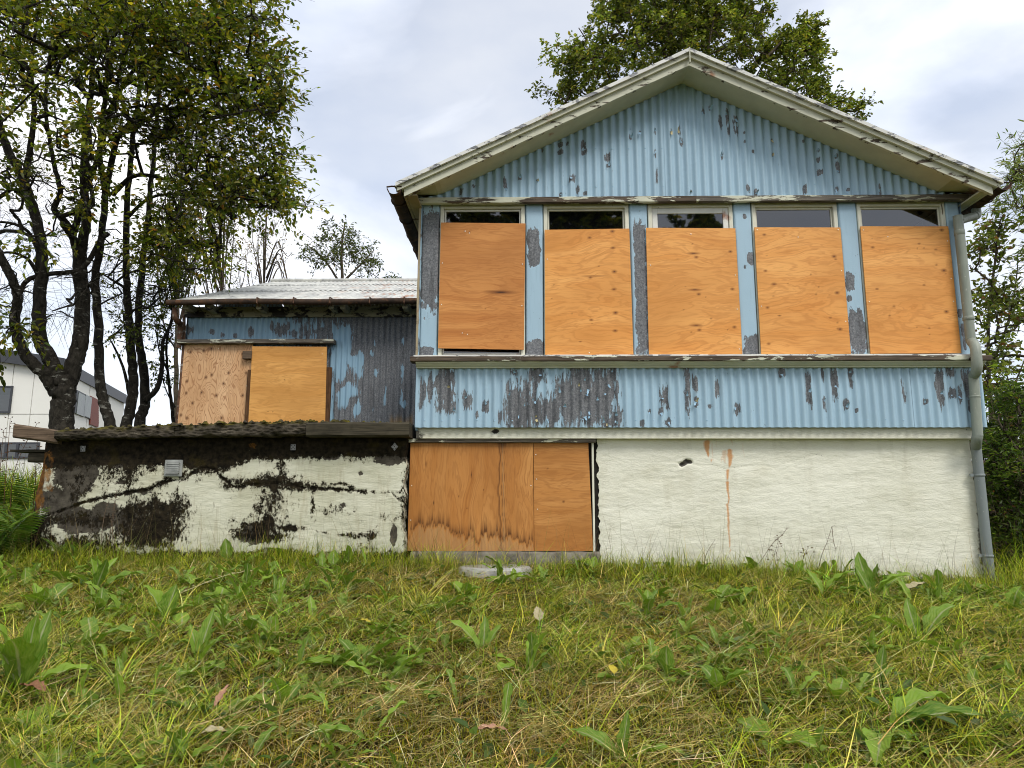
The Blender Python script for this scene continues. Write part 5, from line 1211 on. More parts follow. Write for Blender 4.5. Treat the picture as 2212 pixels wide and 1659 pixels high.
make_tree('rowan_tree', 'slender tree second from left, its single trunk leaning left of the forked pair', [
    (L2([(246, 965), (238, 918), (222, 860), (214, 800), (212, 690), (206, 597), (219, 508), (226, 420), (216, 332), (228, 200), (250, 60), (262, -80)], 10.0, 9.8), .105, .03),
    (L2([(225, 430), (250, 310), (268, 280), (300, 250), (345, 236), (400, 232), (470, 205), (540, 178), (600, 170)], 9.9, 9.3), .055, .012),
    (L2([(266, 285), (310, 262), (350, 240), (420, 252), (480, 250), (560, 230)], 9.85, 10.3), .045, .010),
    (L2([(230, 250), (290, 150), (380, 70), (470, 10)], 9.8, 9.6), .04, .012)],
    [(470, 70, 9.5, 130, 100, 1.3, 75), (560, 170, 9.4, 85, 80, 1.0, 42), (380, 110, 9.5, 130, 120, 1.3, 90), (500, 250, 9.4, 110, 50, .9, 36), (520, -40, 9.6, 90, 70, 1.2, 32), (600, 220, 9.3, 45, 24, .5, 10), (330, -60, 9.6, 180, 90, 1.5, 46), (440, 190, 9.2, 90, 60, .9, 20)],
    OL, OW, (.084, .052), 32, .44, 22, bare=[(330, 280, 9.6, 120, 80, .9, 30), (240, 560, 9.7, 70, 90, .6, 16)])
make_tree('rowan_tree', 'tree with mottled straight trunk, left one of the close pair beside the side wing', [
    (L2([(268, 965), (274, 914), (287, 850), (286, 780), (278, 685), (273, 597), (274, 464), (284, 330), (300, 200), (310, 60)], 10.4, 10.3), .115, .03),
    (L2([(243, 420), (265, 398), (290, 380), (334, 380), (370, 392), (450, 402), (540, 425), (620, 445), (660, 452)], 10.3, 9.5), .05, .010),
    (L2([(275, 470), (320, 430), (380, 420), (450, 440), (500, 470)], 10.3, 9.8), .035, .010)],
    [(540, 395, 9.6, 100, 60, .9, 56), (450, 340, 9.6, 110, 70, 1.0, 40), (420, 450, 9.6, 120, 60, .9, 42), (420, 550, 9.8, 80, 60, .8, 22), (610, 440, 9.5, 55, 20, .4, 14), (330, 520, 9.6, 90, 70, .8, 30), (580, 330, 9.7, 50, 40, .6, 14), (300, 300, 9.6, 80, 60, .8, 16), (380, 270, 9.8, 90, 50, .8, 12)],
    OL, OW, (.082, .050), 31, .44, 23, bare=[(330, 600, 9.8, 120, 70, .8, 30), (420, 300, 9.8, 120, 60, .8, 20)])
make_tree('rowan_tree', 'tree with blackish trunk, right one of the close pair beside the side wing', [
    (L2([(298, 965), (303, 912), (314, 860), (308, 790), (300, 729), (301, 640), (316, 500), (326, 400), (340, 250), (350, 120)], 10.6, 10.9), .115, .03),
    (L2([(314, 865), (340, 838), (350, 790), (352, 740), (372, 690), (380, 620)], 10.6, 10.9), .055, .02),
    (L2([(283, 870), (268, 800), (248, 752), (236, 730)], 10.5, 10.2), .03, .008)],
    [(340, 640, 10.6, 60, 60, .8, 14), (260, 690, 10.3, 40, 70, .6, 10), (360, 560, 11, 60, 60, .9, 14), (390, 420, 11.2, 60, 80, 1, 12)],
    [(0.075, 0.10, 0.016), (0.12, 0.14, 0.022), (0.19, 0.16, 0.02)], [4, 4, 1], (.058, .034), 40, .34, 24)
YB_ = [(0.10, 0.10, 0.02), (0.16, 0.13, 0.02), (0.20, 0.11, 0.03), (0.13, 0.07, 0.03)]
AL = ['thin sparse tree with upright twigs directly left of the side wing roof corner', 'sparse autumnal tree with bundled upright twigs behind the side wing roof verge', 'nearly bare tree of grey upright twigs behind the side wing roof']
for i, (x, y0, lv, Yd) in enumerate(((385, 250, 30, 15.0), (480, 300, 26, 16.5), (570, 430, 14, 18.0))):
    rs = np.random.RandomState(60 + i); lm = [(L2([(x - 6, 900), (x - 4, 760), (x, 640), (x + 4, 500), (x + 8, y0)], Yd), .09, .015)]
    for k in range(22 if i < 2 else 24):
        yb = rs.uniform(560, 760); dx = rs.uniform(-58, 58); top = rs.uniform(y0, y0 + 230) + abs(dx) * 1.2; dY = rs.uniform(-1.2, 1.2)
        lm.append(([at(x + dx * .1, yb, Yd), at(x + dx * .6, yb - 60, Yd + dY * .6), at(x + dx * .95, (yb + top) / 2 - 20, Yd + dY), at(x + dx * 1.15, top, Yd + dY)], .022, .005))
    make_tree('aspen_tree', AL[i], lm, [(x - 5, y0 + 200, Yd, 60, 190, 1.2, lv * 2), (x + 10, y0 + 90, Yd, 45, 100, 1, lv)], YB_, [5, 3, 1.5, 1], (.06, .036), 16, .5, 30 + i, 'bark2', up=.9, droop=0, tw=7, twr=.005)
GR = [(0.050, 0.072, 0.012), (0.085, 0.105, 0.018), (0.13, 0.145, 0.03), (0.16, 0.13, 0.02)]
make_tree('rowan_tree', 'leafy stem in the gap between the trunk pair and the side wing wall', [(L2([(376, 935), (370, 870), (362, 800), (360, 740), (372, 670), (365, 600)], 11.0), .045, .012), (L2([(362, 800), (345, 760), (335, 700)], 11.0, 10.8), .02, .006), (L2([(378, 880), (362, 850), (352, 820)], 11.0), .016, .005)],
    [(350, 700, 11, 40, 60, .6, 16), (370, 620, 11, 40, 50, .6, 12), (345, 800, 11, 25, 50, .5, 6)], GR, [4, 4, 2, 1], (.058, .036), 40, .32, 29)
make_tree('birch_tree', 'small round tree showing above the side wing roof', [(L2([(742, 700), (740, 620), (738, 540), (745, 480)], 26), .16, .03), (L2([(740, 620), (700, 560), (665, 530)], 26), .06, .02), (L2([(740, 610), (780, 570), (808, 540)], 26), .06, .02)],
    [(740, 530, 26, 62, 55, 1.4, 60), (690, 560, 26, 45, 30, 1, 24), (790, 570, 26, 32, 34, 1, 20), (840, 606, 26, 24, 6, .6, 6)], GR, [5, 3, 1, .3], (.10, .06), 32, .5, 33, 'bark2')
# the poplar behind the house
PYd = 15.0
lm = [(L2([(1500, 900), (1490, 500), (1470, 260), (1450, 60), (1440, -160)], PYd), .22, .05)]
for (x0, y0, x1, y1) in ((1480, 330, 1290, 180), (1480, 330, 1250, 60), (1475, 300, 1340, -40), (1480, 260, 1560, -60), (1490, 330, 1660, 120), (1495, 360, 1750, 90), (1495, 380, 1790, 200), (1460, 200, 1400, -100), (1490, 400, 1860, 240), (1480, 380, 1200, 200)):
    lm.append(([at(x0, y0, PYd), at(x0 + (x1 - x0) * .5, y0 + (y1 - y0) * .35, PYd + random.uniform(-.6, .6)), at(x1, y1, PYd + random.uniform(-1, 1))], .07, .012))
make_tree('poplar_tree', 'tall leafy poplar rising behind the gable of the house', lm,
    [(1400, 70, PYd, 140, 110, 1.5, 150), (1540, 60, PYd, 130, 110, 1.5, 150), (1300, 150, PYd, 80, 70, 1.1, 46), (1235, 130, PYd, 44, 60, .8, 14), (1230, 205, PYd, 60, 24, .6, 14), (1700, 140, PYd, 95, 80, 1.2, 84), (1745, 90, PYd, 50, 45, .8, 26), (1770, 215, PYd, 60, 45, 1, 26), (1850, 240, PYd, 36, 16, .5, 7), (1450, -80, PYd, 190, 90, 1.6, 110), (1620, -10, PYd, 50, 60, .8, 20), (1330, 20, PYd, 55, 50, .8, 14), (1480, 200, PYd, 200, 60, 1.3, 60)],
    [(0.075, 0.105, 0.016), (0.145, 0.172, 0.028), (0.25, 0.26, 0.065), (0.30, 0.24, 0.035)], [4, 5, 3, .6], (.085, .062), 62, .36, 41, 'bark2', up=.5, droop=.35)
# right of the house
make_tree('young_poplar', 'loosely leaved young poplar just right of the downpipe', [(L2([(2150, 1080), (2140, 900), (2135, 700), (2150, 560), (2160, 480)], 9.3), .05, .010), (L2([(2138, 800), (2170, 720), (2190, 640), (2200, 560)], 9.3), .02, .006), (L2([(2140, 900), (2190, 830), (2220, 760)], 9.3), .02, .006)],
    [(2135, 560, 9.3, 40, 50, .6, 13), (2150, 660, 9.3, 55, 60, .7, 20), (2140, 780, 9.3, 50, 60, .7, 20), (2190, 700, 9.3, 50, 60, .7, 9), (2200, 860, 9.3, 70, 60, .7, 18), (2170, 920, 9.3, 60, 30, .7, 14), (2165, 490, 9.3, 20, 30, .4, 5)],
    [(0.09, 0.12, 0.02), (0.17, 0.20, 0.035), (0.27, 0.27, 0.08), (0.20, 0.10, 0.04)], [5, 4, 2, 1], (.075, .054), 34, .30, 43, 'bark2', up=.3)
make_tree('willow_tree', 'narrow leaved willow branches entering at the right edge of the view', [(L2([(2420, 1000), (2380, 700), (2340, 500), (2260, 400), (2190, 350)], 9.0), .08, .010), (L2([(2345, 520), (2270, 500), (2200, 500)], 9.0), .02, .006), (L2([(2340, 480), (2300, 350), (2230, 300)], 9.0), .02, .006), (L2([(2370, 680), (2300, 600), (2230, 570)], 9.0), .02, .006)],
    [(2200, 385, 9, 45, 28, .4, 14), (2230, 330, 9, 40, 30, .4, 10), (2215, 440, 9, 40, 30, .4, 10), (2235, 560, 9, 30, 40, .4, 8), (2300, 420, 9, 70, 100, .6, 30), (2240, 640, 9, 26, 40, .4, 5)],
    [(0.12, 0.165, 0.035), (0.21, 0.25, 0.08), (0.32, 0.33, 0.16)], [4, 4, 2], (.105, .020), 30, .30, 45, 'bark2', up=.1, droop=.5)
# hedge of shrubs beside the right corner
HB = ['dense dark green shrub filling the gap right of the house corner', 'leafy shrub with arching bare twigs at the lower right edge']
make_tree('shrub', HB[0], [(L2([(2170, 1290), (2172, 1180), (2168, 1080), (2160, 980)], 7.6), .03, .008), (L2([(2180, 1290), (2200, 1180), (2215, 1080), (2225, 980)], 7.8), .03, .008), (L2([(2240, 1290), (2260, 1150), (2270, 1000)], 7.8), .03, .008)],
    [(2175, 1000, 7.7, 60, 80, .5, 60), (2180, 1110, 7.7, 60, 90, .5, 60), (2190, 880, 7.9, 50, 60, .5, 26), (2290, 1050, 7.9, 80, 160, .6, 80), (2185, 1210, 7.6, 50, 60, .4, 34)],
    [(0.05, 0.085, 0.013), (0.105, 0.15, 0.025), (0.20, 0.25, 0.04)], [5, 4, 1], (.060, .028), 60, .24, 47, 'bark2', up=.2, cat='shrub')
make_tree('shrub', HB[1], [(L2([(2205, 1300), (2195, 1220), (2170, 1150), (2140, 1090)], 7.3), .008, .003), (L2([(2215, 1290), (2190, 1190), (2200, 1100), (2215, 1030)], 7.3), .008, .003), (L2([(2230, 1290), (2190, 1240), (2150, 1215), (2125, 1210)], 7.2), .007, .003), (L2([(2230, 1290), (2210, 1210), (2160, 1180)], 7.25), .007, .003)],
    [(2205, 1180, 7.3, 50, 70, .25, 12), (2150, 1100, 7.3, 20, 40, .2, 4), (2240, 1060, 7.3, 40, 90, .3, 16), (2180, 930, 7.5, 40, 50, .3, 8)],
    [(0.05, 0.075, 0.015), (0.10, 0.12, 0.03), (0.16, 0.08, 0.03)], [4, 3, 1], (.055, .024), 24, .26, 48, 'bark2', up=.2, cat='shrub')
# timber fence behind the shrub
fen = empty('timber_fence', (7, 9.0, .3), 'weathered brown timber fence half hidden behind the shrubs on the right', 'fence')
for k in range(5):
    b = MB(); z = .45 + k * .26; b.rough(4.6, 11, 8.98, 9.01, z, z + .235, .2, .004, 90 + k); b.build('fence_board', M['beam'], fen)
for x in (5.2, 7.2, 9.2):
    b = MB(); b.rough(x, x + .1, 9.02, 9.12, .1, 1.72, .2, .004, int(x * 10), 2); b.build('fence_post', M['beam'], fen)
# trees behind the viewer, seen only as reflections in the panes
make_tree('garden_tree', 'dark garden tree across the lawn, mirrored in the upper window panes', [([Vector((.4, -9, 0)), Vector((.4, -9, 3)), Vector((.7, -9, 7)), Vector((.6, -9, 12))], .2, .04)] + [([Vector((.5, -9, 5 + k * .7)), Vector((.5 + 1.5 * math.cos(k * 2.4), -9 + 1.2 * math.sin(k * 2.4), 6.5 + k * .7)), Vector((.5 + 2.8 * math.cos(k * 2.4), -9 + 2 * math.sin(k * 2.4), 7.2 + k * .7))], .06, .015) for k in range(7)],
    [('w', -.6, -9, 9.2, 3.0, 2.2, 2.6, 130), ('w', 2.2, -9, 8.4, 2.2, 1.8, 1.8, 60), ('w', .5, -9, 11.8, 2.2, 1.8, 1.4, 50), ('w', 5.2, -9.5, 9.6, 1.1, 1.0, 1.3, 16)], OL, OW, (.24, .17), 130, .7, 52)

# ------------------------------------------------------------------ grass
def blades(name, n, seed, area, Lr, tilt, bend, width, cols, wts, dens=None, K=4, lift=0.0, lenf=None, colf=None, tuft=0):
    rs = np.random.RandomState(seed)
    m = int(n * 2.6) if dens is not None else n
    X, Y = area(rs, m)
    if dens is not None:
        keep = rs.rand(len(X)) < dens(X, Y); X, Y = X[keep][:n], Y[keep][:n]
    n = len(X); Lf = (lenf(X, Y) if lenf else 1) * np.ones(n)
    az = rs.uniform(0, 2 * np.pi, n) + .8 * (fbm(X * .9, Y * .9, seed) - .5) * 6
    cg = np.zeros(n, int)
    if tuft:                                        # blades grow in tufts, leaning out of the tuft and combed one way
        g = np.arange(n) // tuft; X0, Y0 = X[g * tuft], Y[g * tuft]; rr = rs.uniform(0, 1, n) ** .7 * rs.uniform(.02, .075, n)[g]; a2 = rs.uniform(0, 2 * np.pi, n)
        X, Y = X0 + rr * np.cos(a2), Y0 + rr * np.sin(a2); comb = rs.uniform(0, 2 * np.pi, n)[g] ; cw = rs.uniform(.2, 1.3, n)[g]
        az = np.arctan2(np.sin(a2) + cw * np.sin(comb), np.cos(a2) + cw * np.cos(comb)) + rs.normal(size=n) * .35
        Lf = Lf[g * tuft] * rs.uniform(.65, 1.35, n)[g]; cg = g
        keep = Y < 6.11; X, Y, az, Lf, cg = X[keep], Y[keep], az[keep], Lf[keep], cg[keep]; n = len(X)
    Z = gz(X, Y) - .006 + lift * rs.rand(n)
    Lg = rs.uniform(*Lr, n) * Lf
    t0 = rs.uniform(*tilt, n); bd = rs.uniform(*bend, n)
    dx, dy = np.cos(az), np.sin(az); wob = rs.uniform(-.5, .5, n)
    V = np.zeros((n, K, 2, 3)); px, py, pz = X.copy(), Y.copy(), Z.copy()
    wd = rs.uniform(*width, n); sxn, syn = -dy, dx
    for k in range(K):
        t = k / (K - 1)
        if k:
            a = t0 + bd * (t - .5 / (K - 1)) ** 1.1; st = Lg / (K - 1)
            px = px + st * np.sin(a) * (dx - sxn * wob * t); py = py + st * np.sin(a) * (dy - syn * wob * t); pz = pz + st * np.cos(a)
            pz = np.maximum(pz, gz(px, py, False) + .0) if k == K - 1 else pz
        w = wd * (1 - .92 * t ** 1.6) / 2
        V[:, k, 0] = np.stack([px - sxn * w, py - syn * w, pz], 1); V[:, k, 1] = np.stack([px + sxn * w, py + syn * w, pz + w * .4], 1)
    i = np.arange(n)[:, None] * 2 * K; q = np.array([[2 * k, 2 * k + 1, 2 * k + 3, 2 * k + 2] for k in range(K - 1)])
    Q = (i[:, :, None] + q[None]).reshape(-1, 4)
    col = palette(n, rs, cols, wts, .28)
    if tuft: col = col * (.50 + 1.0 * rs.rand(n)[cg % n] ** 1.3)[:, None] * (1 + (rs.rand(n)[cg % n][:, None] - .5) * np.array([[.5, .0, .2]]))
    if colf is not None: col = colf(X, Y, col)
    c = np.repeat(np.concatenate([col, np.ones((n, 1))], 1)[:, None], 2 * K, 1).reshape(-1, 4)
    o = npmesh(name, V.reshape(-1, 3), Q, M['grass'], None, False, {'col': c})
    o['kind'] = 'stuff'; return o
def lawn(rs, m):
    u = rs.rand(m); y = 1.75 + 4.38 * u ** .92; hw = .80 * y + 1.6
    return rs.uniform(-1, 1, m) * hw, y
def side(x0, x1, y0, y1): return lambda rs, m: (rs.uniform(x0, x1, m), rs.uniform(y0, y1, m))
def lush(X, Y):                                   # thick grass on the right and by the walls, thin over the moss
    d = .36 + .5 * sstep(.4, 1.8, X / (.25 * Y + .3)) + .55 * sstep(5.2, 5.9, Y) + (fbm(X * 1.3, Y * 1.3, 17) - .5) * 2.2 + .22 * sstep(-1.2, -2.6, X)
    return np.clip(d, .05, 1)
nearstone = lambda X, Y: 1 - .72 * np.exp(-(((X + .15) / .55) ** 2 + ((Y - 5.75) / .32) ** 2) ** 1.5)
tall = lambda X, Y: (.62 + .55 * lush(X, Y) + .2 * sstep(5.5, 6.05, Y)) * nearstone(X, Y)
GC = [(0.032, 0.066, 0.004), (0.155, 0.225, 0.010), (0.34, 0.39, 0.022), (0.52, 0.51, 0.05), (0.64, 0.54, 0.15)]
blades('grass', 122000, 1, lawn, (.04, .155), (.45, 1.35), (.1, 1.5), (.0026, .0066), GC, [5, 5, 5, 3.0, 1.3], lush, 4, 0, tall, tuft=14)
blades('long_grass', 15000, 2, lawn, (.16, .38), (.6, 1.3), (.2, .9), (.0028, .0062), [(0.14, 0.24, 0.014), (0.32, 0.41, 0.035), (0.50, 0.50, 0.09), (0.62, 0.53, 0.17)], [3, 5, 3, 1.3], lush, 5, 0, None, None, 7)
DC = [(0.40, 0.32, 0.10), (0.62, 0.52, 0.22), (0.22, 0.15, 0.04), (0.26, 0.29, 0.03), (0.76, 0.68, 0.40)]
blades('dry_grass', 80000, 3, lawn, (.06, .24), (1.05, 1.6), (-.2, .35), (.0014, .0036), DC, [5, 3, 4, 3, .7], lambda X, Y: np.clip(1.1 - .6 * lush(X, Y), .2, 1), 3, .07, None, None, 9)
blades('moss', 78000, 4, lawn, (.016, .042), (0, .6), (0, .6), (.003, .006), [(0.19, 0.175, 0.008), (0.40, 0.34, 0.015), (0.48, 0.36, 0.02), (0.24, 0.26, 0.012)], [3, 4, 2, 3], lambda X, Y: np.clip(1.1 - lush(X, Y), .05, 1), 3)
blades('wall_grass', 9000, 5, side(-4.3, 4.3, 5.72, 6.05), (.14, .42), (.05, .7), (.2, 1.6), (.002, .0045), GC, [2, 5, 5, 2, 1], None, 5, 0, lambda X, Y: (.45 + .6 * fbm(X * 2.2, Y * 2, 6)) * nearstone(X, Y + .1))
blades('dry_stalks', 700, 6, side(-4.2, 4.2, 5.6, 6.03), (.25, .62), (.05, .7), (.0, .7), (.0016, .003), [(0.10, 0.06, 0.03), (0.24, 0.17, 0.08), (0.16, 0.16, 0.05)], [3, 3, 2], None, 5)
blades('far_grass', 9000, 17, side(-22, -4.5, 9, 24), (.4, 1.1), (.05, .6), (.2, 1.0), (.012, .025), GC, [4, 5, 3, 1, .5], None, 4)
blades('side_grass', 14000, 7, lambda rs, m: (np.where(rs.rand(m) < .62, rs.uniform(-9, -4.35, m), rs.uniform(4.05, 8, m)), rs.uniform(5.6, 9.5, m)), (.2, .6), (.05, .7), (.2, 1.4), (.004, .008), GC, [4, 5, 3, 1, .5], None, 4)
blades('terrace_grass', 5000, 8, side(-4.2, -1.0, 6.5, 9.2), (.05, .14), (.1, .9), (.2, 1.4), (.003, .006), GC, [4, 5, 3, 1, .5], None, 3)
# small creeping leaves among the grass
rs = np.random.RandomState(77); X, Y = lawn(rs, 5200); kp = rs.rand(len(X)) < np.clip(fbm(X * 1.8, Y * 1.8, 51) * 2.2 - .75, .05, 1); X, Y = X[kp], Y[kp]; n = len(X)
P = np.stack([X, Y, gz(X, Y) + rs.uniform(.0, .06, n)], 1); az = rs.uniform(0, 6.28, n); D = np.stack([np.cos(az), np.sin(az), rs.uniform(-.1, .9, n)], 1)
Lg = rs.uniform(.025, .085, n)
V, Q, c = leafmesh(P, D, rs.normal(size=(n, 3)) * .35 + np.array([0, 0, 1.]), Lg, Lg * rs.uniform(.35, .7, n), palette(n, rs, [(0.055, 0.11, 0.022), (0.09, 0.15, 0.035), (0.13, 0.19, 0.06), (0.22, 0.20, 0.06)], [4, 4, 2, .6]))
npmesh('creeping_leaves', V, Q, M['leaf'], None, False, {'col': c})['kind'] = 'stuff'

# ------------------------------------------------------------------ broad-leaved weeds, every leaf a part
def weed_leaf_mat():
    t = NT('dock_leaf'); rnd = t.n('ObjectInfo').outputs['Random']
    uv = t.at('luv', 'Vector'); sp = t.n('SeparateXYZ', {0: uv})
    rnd = t.ma('FRACT', t.ma('ADD', rnd, t.ma('MULTIPLY', sp.outputs[2], 7.31)))
    c = t.mix(rnd, (0.05, 0.135, 0.008), (0.20, 0.34, 0.026))
    n = t.noise(t.n('Mapping', {'Vector': uv, 'Scale': (2, 3, 1)}).outputs[0], 3, 4)
    c = t.mix(t.rng(n, .35, .65, 0, .65), c, (0.26, 0.33, 0.06))
    au = t.ma('ABSOLUTE', sp.outputs[0])
    vein = t.ma('SINE', t.ma('MULTIPLY', t.ma('SUBTRACT', sp.outputs[1], t.ma('MULTIPLY', au, .35)), 62.0))
    c = t.mix(t.rng(vein, .86, 1.0, 0, .28), c, (0.20, 0.26, 0.10))
    c = t.mix(t.rng(au, .14, .05), c, (0.30, 0.33, 0.16))
    c = t.mix(t.rng(t.noise(t.n('Mapping', {'Vector': uv, 'Scale': (3, 6, 1), 'Location': (3, 1, 0)}).outputs[0], 4, 4), .66, .72, 0, .8), c, (0.17, 0.09, 0.03))
    b = t.n('BsdfPrincipled', {'Base Color': c, 'Roughness': .5, 'Specular IOR Level': .2, 'Normal': t.bump(vein, .25, .004)})
    tr = t.n('BsdfTranslucent', {'Color': t.mix(1.0, c, (1.2, 1.3, .5), 'MULTIPLY')})
    return t.surf(t.n('MixShader', {0: .25, 1: b.outputs[0], 2: tr.outputs[0]}).outputs[0])
M['weed'] = weed_leaf_mat()
M['straw'] = plain('straw_stem', (0.55, 0.48, 0.26), .6, .2)
M['dead'] = plain('dead_brown_leaf', (0.22, 0.11, 0.06), .8, .1, 0, .4, 30, .4)
M['pink'] = plain('pinkish_dead_leaf', (0.36, 0.20, 0.13), .8, .1, 0, .35, 40, .4)
M['tan'] = plain('pale_tan_dead_leaf', (0.38, 0.33, 0.20), .8, .1, 0, .3, 30, .4)
M['yellow'] = plain('yellowed_leaf', (0.42, 0.34, 0.04), .7, .2, 0, .3, 30, .3)
def leaf_data(kind, a0, a1, seed, mat=None):
    rs = np.random.RandomState(seed); nr, nc = 17, 7
    t = np.linspace(0, 1, nr); u = np.linspace(-1, 1, nc)
    if kind == 'dock': w = .135 * np.sin(np.pi * np.clip((t - .16) / .84, 0, 1) ** .72) ** .8 + .008 * (t < .2)
    elif kind == 'dandelion': w = (.05 + .085 * np.clip(t, 0, 1)) * np.clip((1 - t) / .16, 0, 1) ** .6 * (1 - .55 * ((t * 6.5) % 1) * (t < .86)) + .004
    else: w = .23 * np.sin(np.pi * np.clip((t - .30) / .70, 0, 1) ** .62) ** .75 + .010 * (t < .33)
    ang = a0 + (a1 - a0) * t ** 1.2; ds = 1 / (nr - 1)
    y = np.concatenate([[0], np.cumsum(np.cos(ang[:-1]) * ds)]); z = np.concatenate([[0], np.cumsum(np.sin(ang[:-1]) * ds)])
    ph = rs.rand() * 6; V = np.zeros((nr, nc, 3)); side_ = .06 * np.sin(t * 2.5 + ph) * t
    wl = w * (1 + .12 * np.sin(t * 30 + ph)); wr = w * (1 + .12 * np.sin(t * 27 + ph * 2))
    for j, uu in enumerate(u):
        ww = np.where(uu < 0, wl, wr) * uu; lift = np.abs(uu) ** 1.3 * w * .45 + .022 * np.sin(t * 24 + ph + (3 if uu < 0 else 0)) * np.abs(uu) * (w > .03)
        V[:, j] = np.stack([ww + side_, y - np.sin(ang) * lift, z + np.cos(ang) * lift], 1)
    uv = np.stack([np.repeat(u[None], nr, 0), np.repeat(t[:, None], nc, 1), np.full((nr, nc), seed * 1.7)], -1).reshape(-1, 3)
    o = npmesh('leaf', V.reshape(-1, 3), gridfaces(nr, nc), mat or M['weed'], None, True, {'luv': uv}, link=False)
    me = o.data; bpy.data.objects.remove(o); return me
LIB = {k: [leaf_data(k, a, b_, s + 10 * i) for s, (a, b_) in enumerate(((1.35, .7), (1.1, .1), (.8, -.35), (.45, -.25), (1.45, 1.2)))] for i, k in enumerate(('dock', 'dandelion', 'round'))}
def weed(name, label, cat, px, py, kind, size, n, poses, seed, az=None):
    p = ground_hit(px, py); rs = np.random.RandomState(seed)
    root = empty(name, p - Vector((0, 0, .01)), label, cat, 'broad leaved weeds in the lawn')
    for k in range(n):
        o = bpy.data.objects.new('leaf', LIB[kind][poses[k % len(poses)]]); COL.objects.link(o); o.parent = root
        a = (az[k] if az else 2 * math.pi * k / n + rs.uniform(-.5, .5)); s = size * 1.0 * rs.uniform(.75, 1.15)
        o.rotation_euler = (rs.uniform(-.15, .15), rs.uniform(-.25, .25), a); o.scale = (s * rs.uniform(.85, 1.15), s, s)
        o.location = (rs.uniform(-.015, .015), rs.uniform(-.015, .015), 0)
    return root
PI = math.pi
weed('dock_plant', 'single upright dock leaf against the mossy foot of the terrace wall', 'weed', 499, 1222, 'round', .26, 1, [4], 1, [.3])
weed('dock_plant', 'dock with several upright leaves left of centre in the mossy foreground', 'weed', 430, 1436, 'dock', .27, 5, [4, 0, 1, 4, 0], 2, [.2, .8, -.6, -.1, -1.1])
weed('dock_plant', 'tall dark upright dock leaves in shade at the far left of the lawn', 'weed', 46, 1500, 'dock', .36, 7, [4, 0, 4, 0, 1, 4, 2], 3)
weed('dock_plant', 'dock with one long leaf lying flat at left foreground', 'weed', 205, 1395, 'dock', .27, 3, [2, 3, 2], 4, [-1.9, -1.4, .5])
weed('dandelion_plant', 'largest spreading rosette of lobed leaves at the centre left of the lawn', 'weed', 830, 1500, 'dandelion', .30, 9, [2, 3, 1, 2, 3], 5)
weed('dock_plant', 'dock rosette tucked behind the largest lobed rosette', 'weed', 775, 1452, 'dock', .27, 7, [2, 1, 3, 2], 6)
weed('dandelion_plant', 'pale green lobed rosette just left of the largest rosette', 'weed', 660, 1500, 'dandelion', .25, 7, [3, 2, 3], 7)
weed('dandelion_plant', 'cluster of broad leaves in the grass below the pale flat stone', 'weed', 1000, 1300, 'round', .22, 7, [2, 1, 3, 0], 8)
weed('dock_plant', 'narrow arrow shaped leaf standing before the pale flat stone', 'weed', 1082, 1262, 'dock', .27, 2, [4, 0], 9, [.35, 2.5])
weed('dandelion_plant', 'upright toothed leaves in the middle of the lawn under the doorway', 'weed', 1145, 1470, 'dandelion', .27, 6, [0, 1, 2, 4], 10)
weed('dock_plant', 'two upright leaves with pale midribs left of the toothed middle cluster', 'weed', 1046, 1412, 'dock', .25, 3, [4, 0, 1], 11, [.1, -1.0, 1.3])
weed('dock_plant', 'tallest dock with a curled dark leaf against the cream basement wall', 'weed', 1890, 1296, 'dock', .34, 5, [0, 1, 0, 2, 1], 12, [.25, -1.4, -.5, 1.9, -2.2])
weed('dock_plant', 'broad drooping dock leaf amid long grass near the right edge', 'weed', 1985, 1385, 'dock', .34, 3, [1, 2, 0], 13, [-1.2, 1.4, -.3])
weed('dock_plant', 'big dock leaf lying down with a pale midrib in the bottom right corner', 'weed', 1900, 1580, 'dock', .42, 3, [3, 2, 3], 14, [-1.85, -1.3, 2.6])
weed('dock_plant', 'dark leaves at the foot of the cream wall left of the tallest dock', 'weed', 1780, 1290, 'dock', .30, 4, [0, 1, 2, 1], 15)
weed('dandelion_plant', 'leaf blades cut off by the bottom edge right of centre', 'weed', 1345, 1648, 'dock', .22, 3, [4, 1, 2], 16, [-.5, 1.2, -1.8])
weed('dandelion_plant', 'long toothed leaf pointing diagonally in the lower foreground left of centre', 'weed', 800, 1606, 'dandelion', .24, 2, [1, 2], 17, [-.9, 1.9])
weed('dandelion_plant', 'single narrow upright leaf in the lower foreground at centre', 'weed', 1078, 1590, 'dandelion', .20, 1, [4], 18, [.05])
weed('dock_plant', 'leaf lying on the grass close to the right edge of the lawn', 'weed', 2090, 1440, 'dock', .28, 2, [3, 2], 19, [-1.5, 1.2])
weed('dock_plant', 'low round leaves in the bottom left corner', 'weed', 60, 1590, 'round', .20, 6, [3, 2, 1, 3], 20)
weed('dandelion_plant', 'loose rosette with a few upright leaves below the terrace wall vent', 'weed', 530, 1285, 'dandelion', .28, 7, [0, 2, 1, 3, 4], 21)
weed('dock_plant', 'pair of broad upright leaves below the left half of the terrace wall', 'weed', 205, 1285, 'dock', .32, 5, [0, 4, 1, 0, 2], 22)
weed('dock_plant', 'upright rounded leaf between the upper left weeds and the mossy patch', 'weed', 356, 1352, 'round', .26, 3, [4, 1, 0], 23, [.0, -1.4, 1.6])
weed('dandelion_plant', 'grey green leaves half buried in long grass at lower right of centre', 'weed', 1680, 1618, 'round', .20, 5, [3, 2], 24)
weed('dandelion_plant', 'rosette in long grass midway along the cream wall, farther forward', 'weed', 1560, 1440, 'dandelion', .24, 6, [2, 1, 3], 25)
weed('dandelion_plant', 'dark leafy clump right of the doorway threshold in the grass', 'weed', 1400, 1330, 'dock', .24, 6, [1, 2, 0], 26)
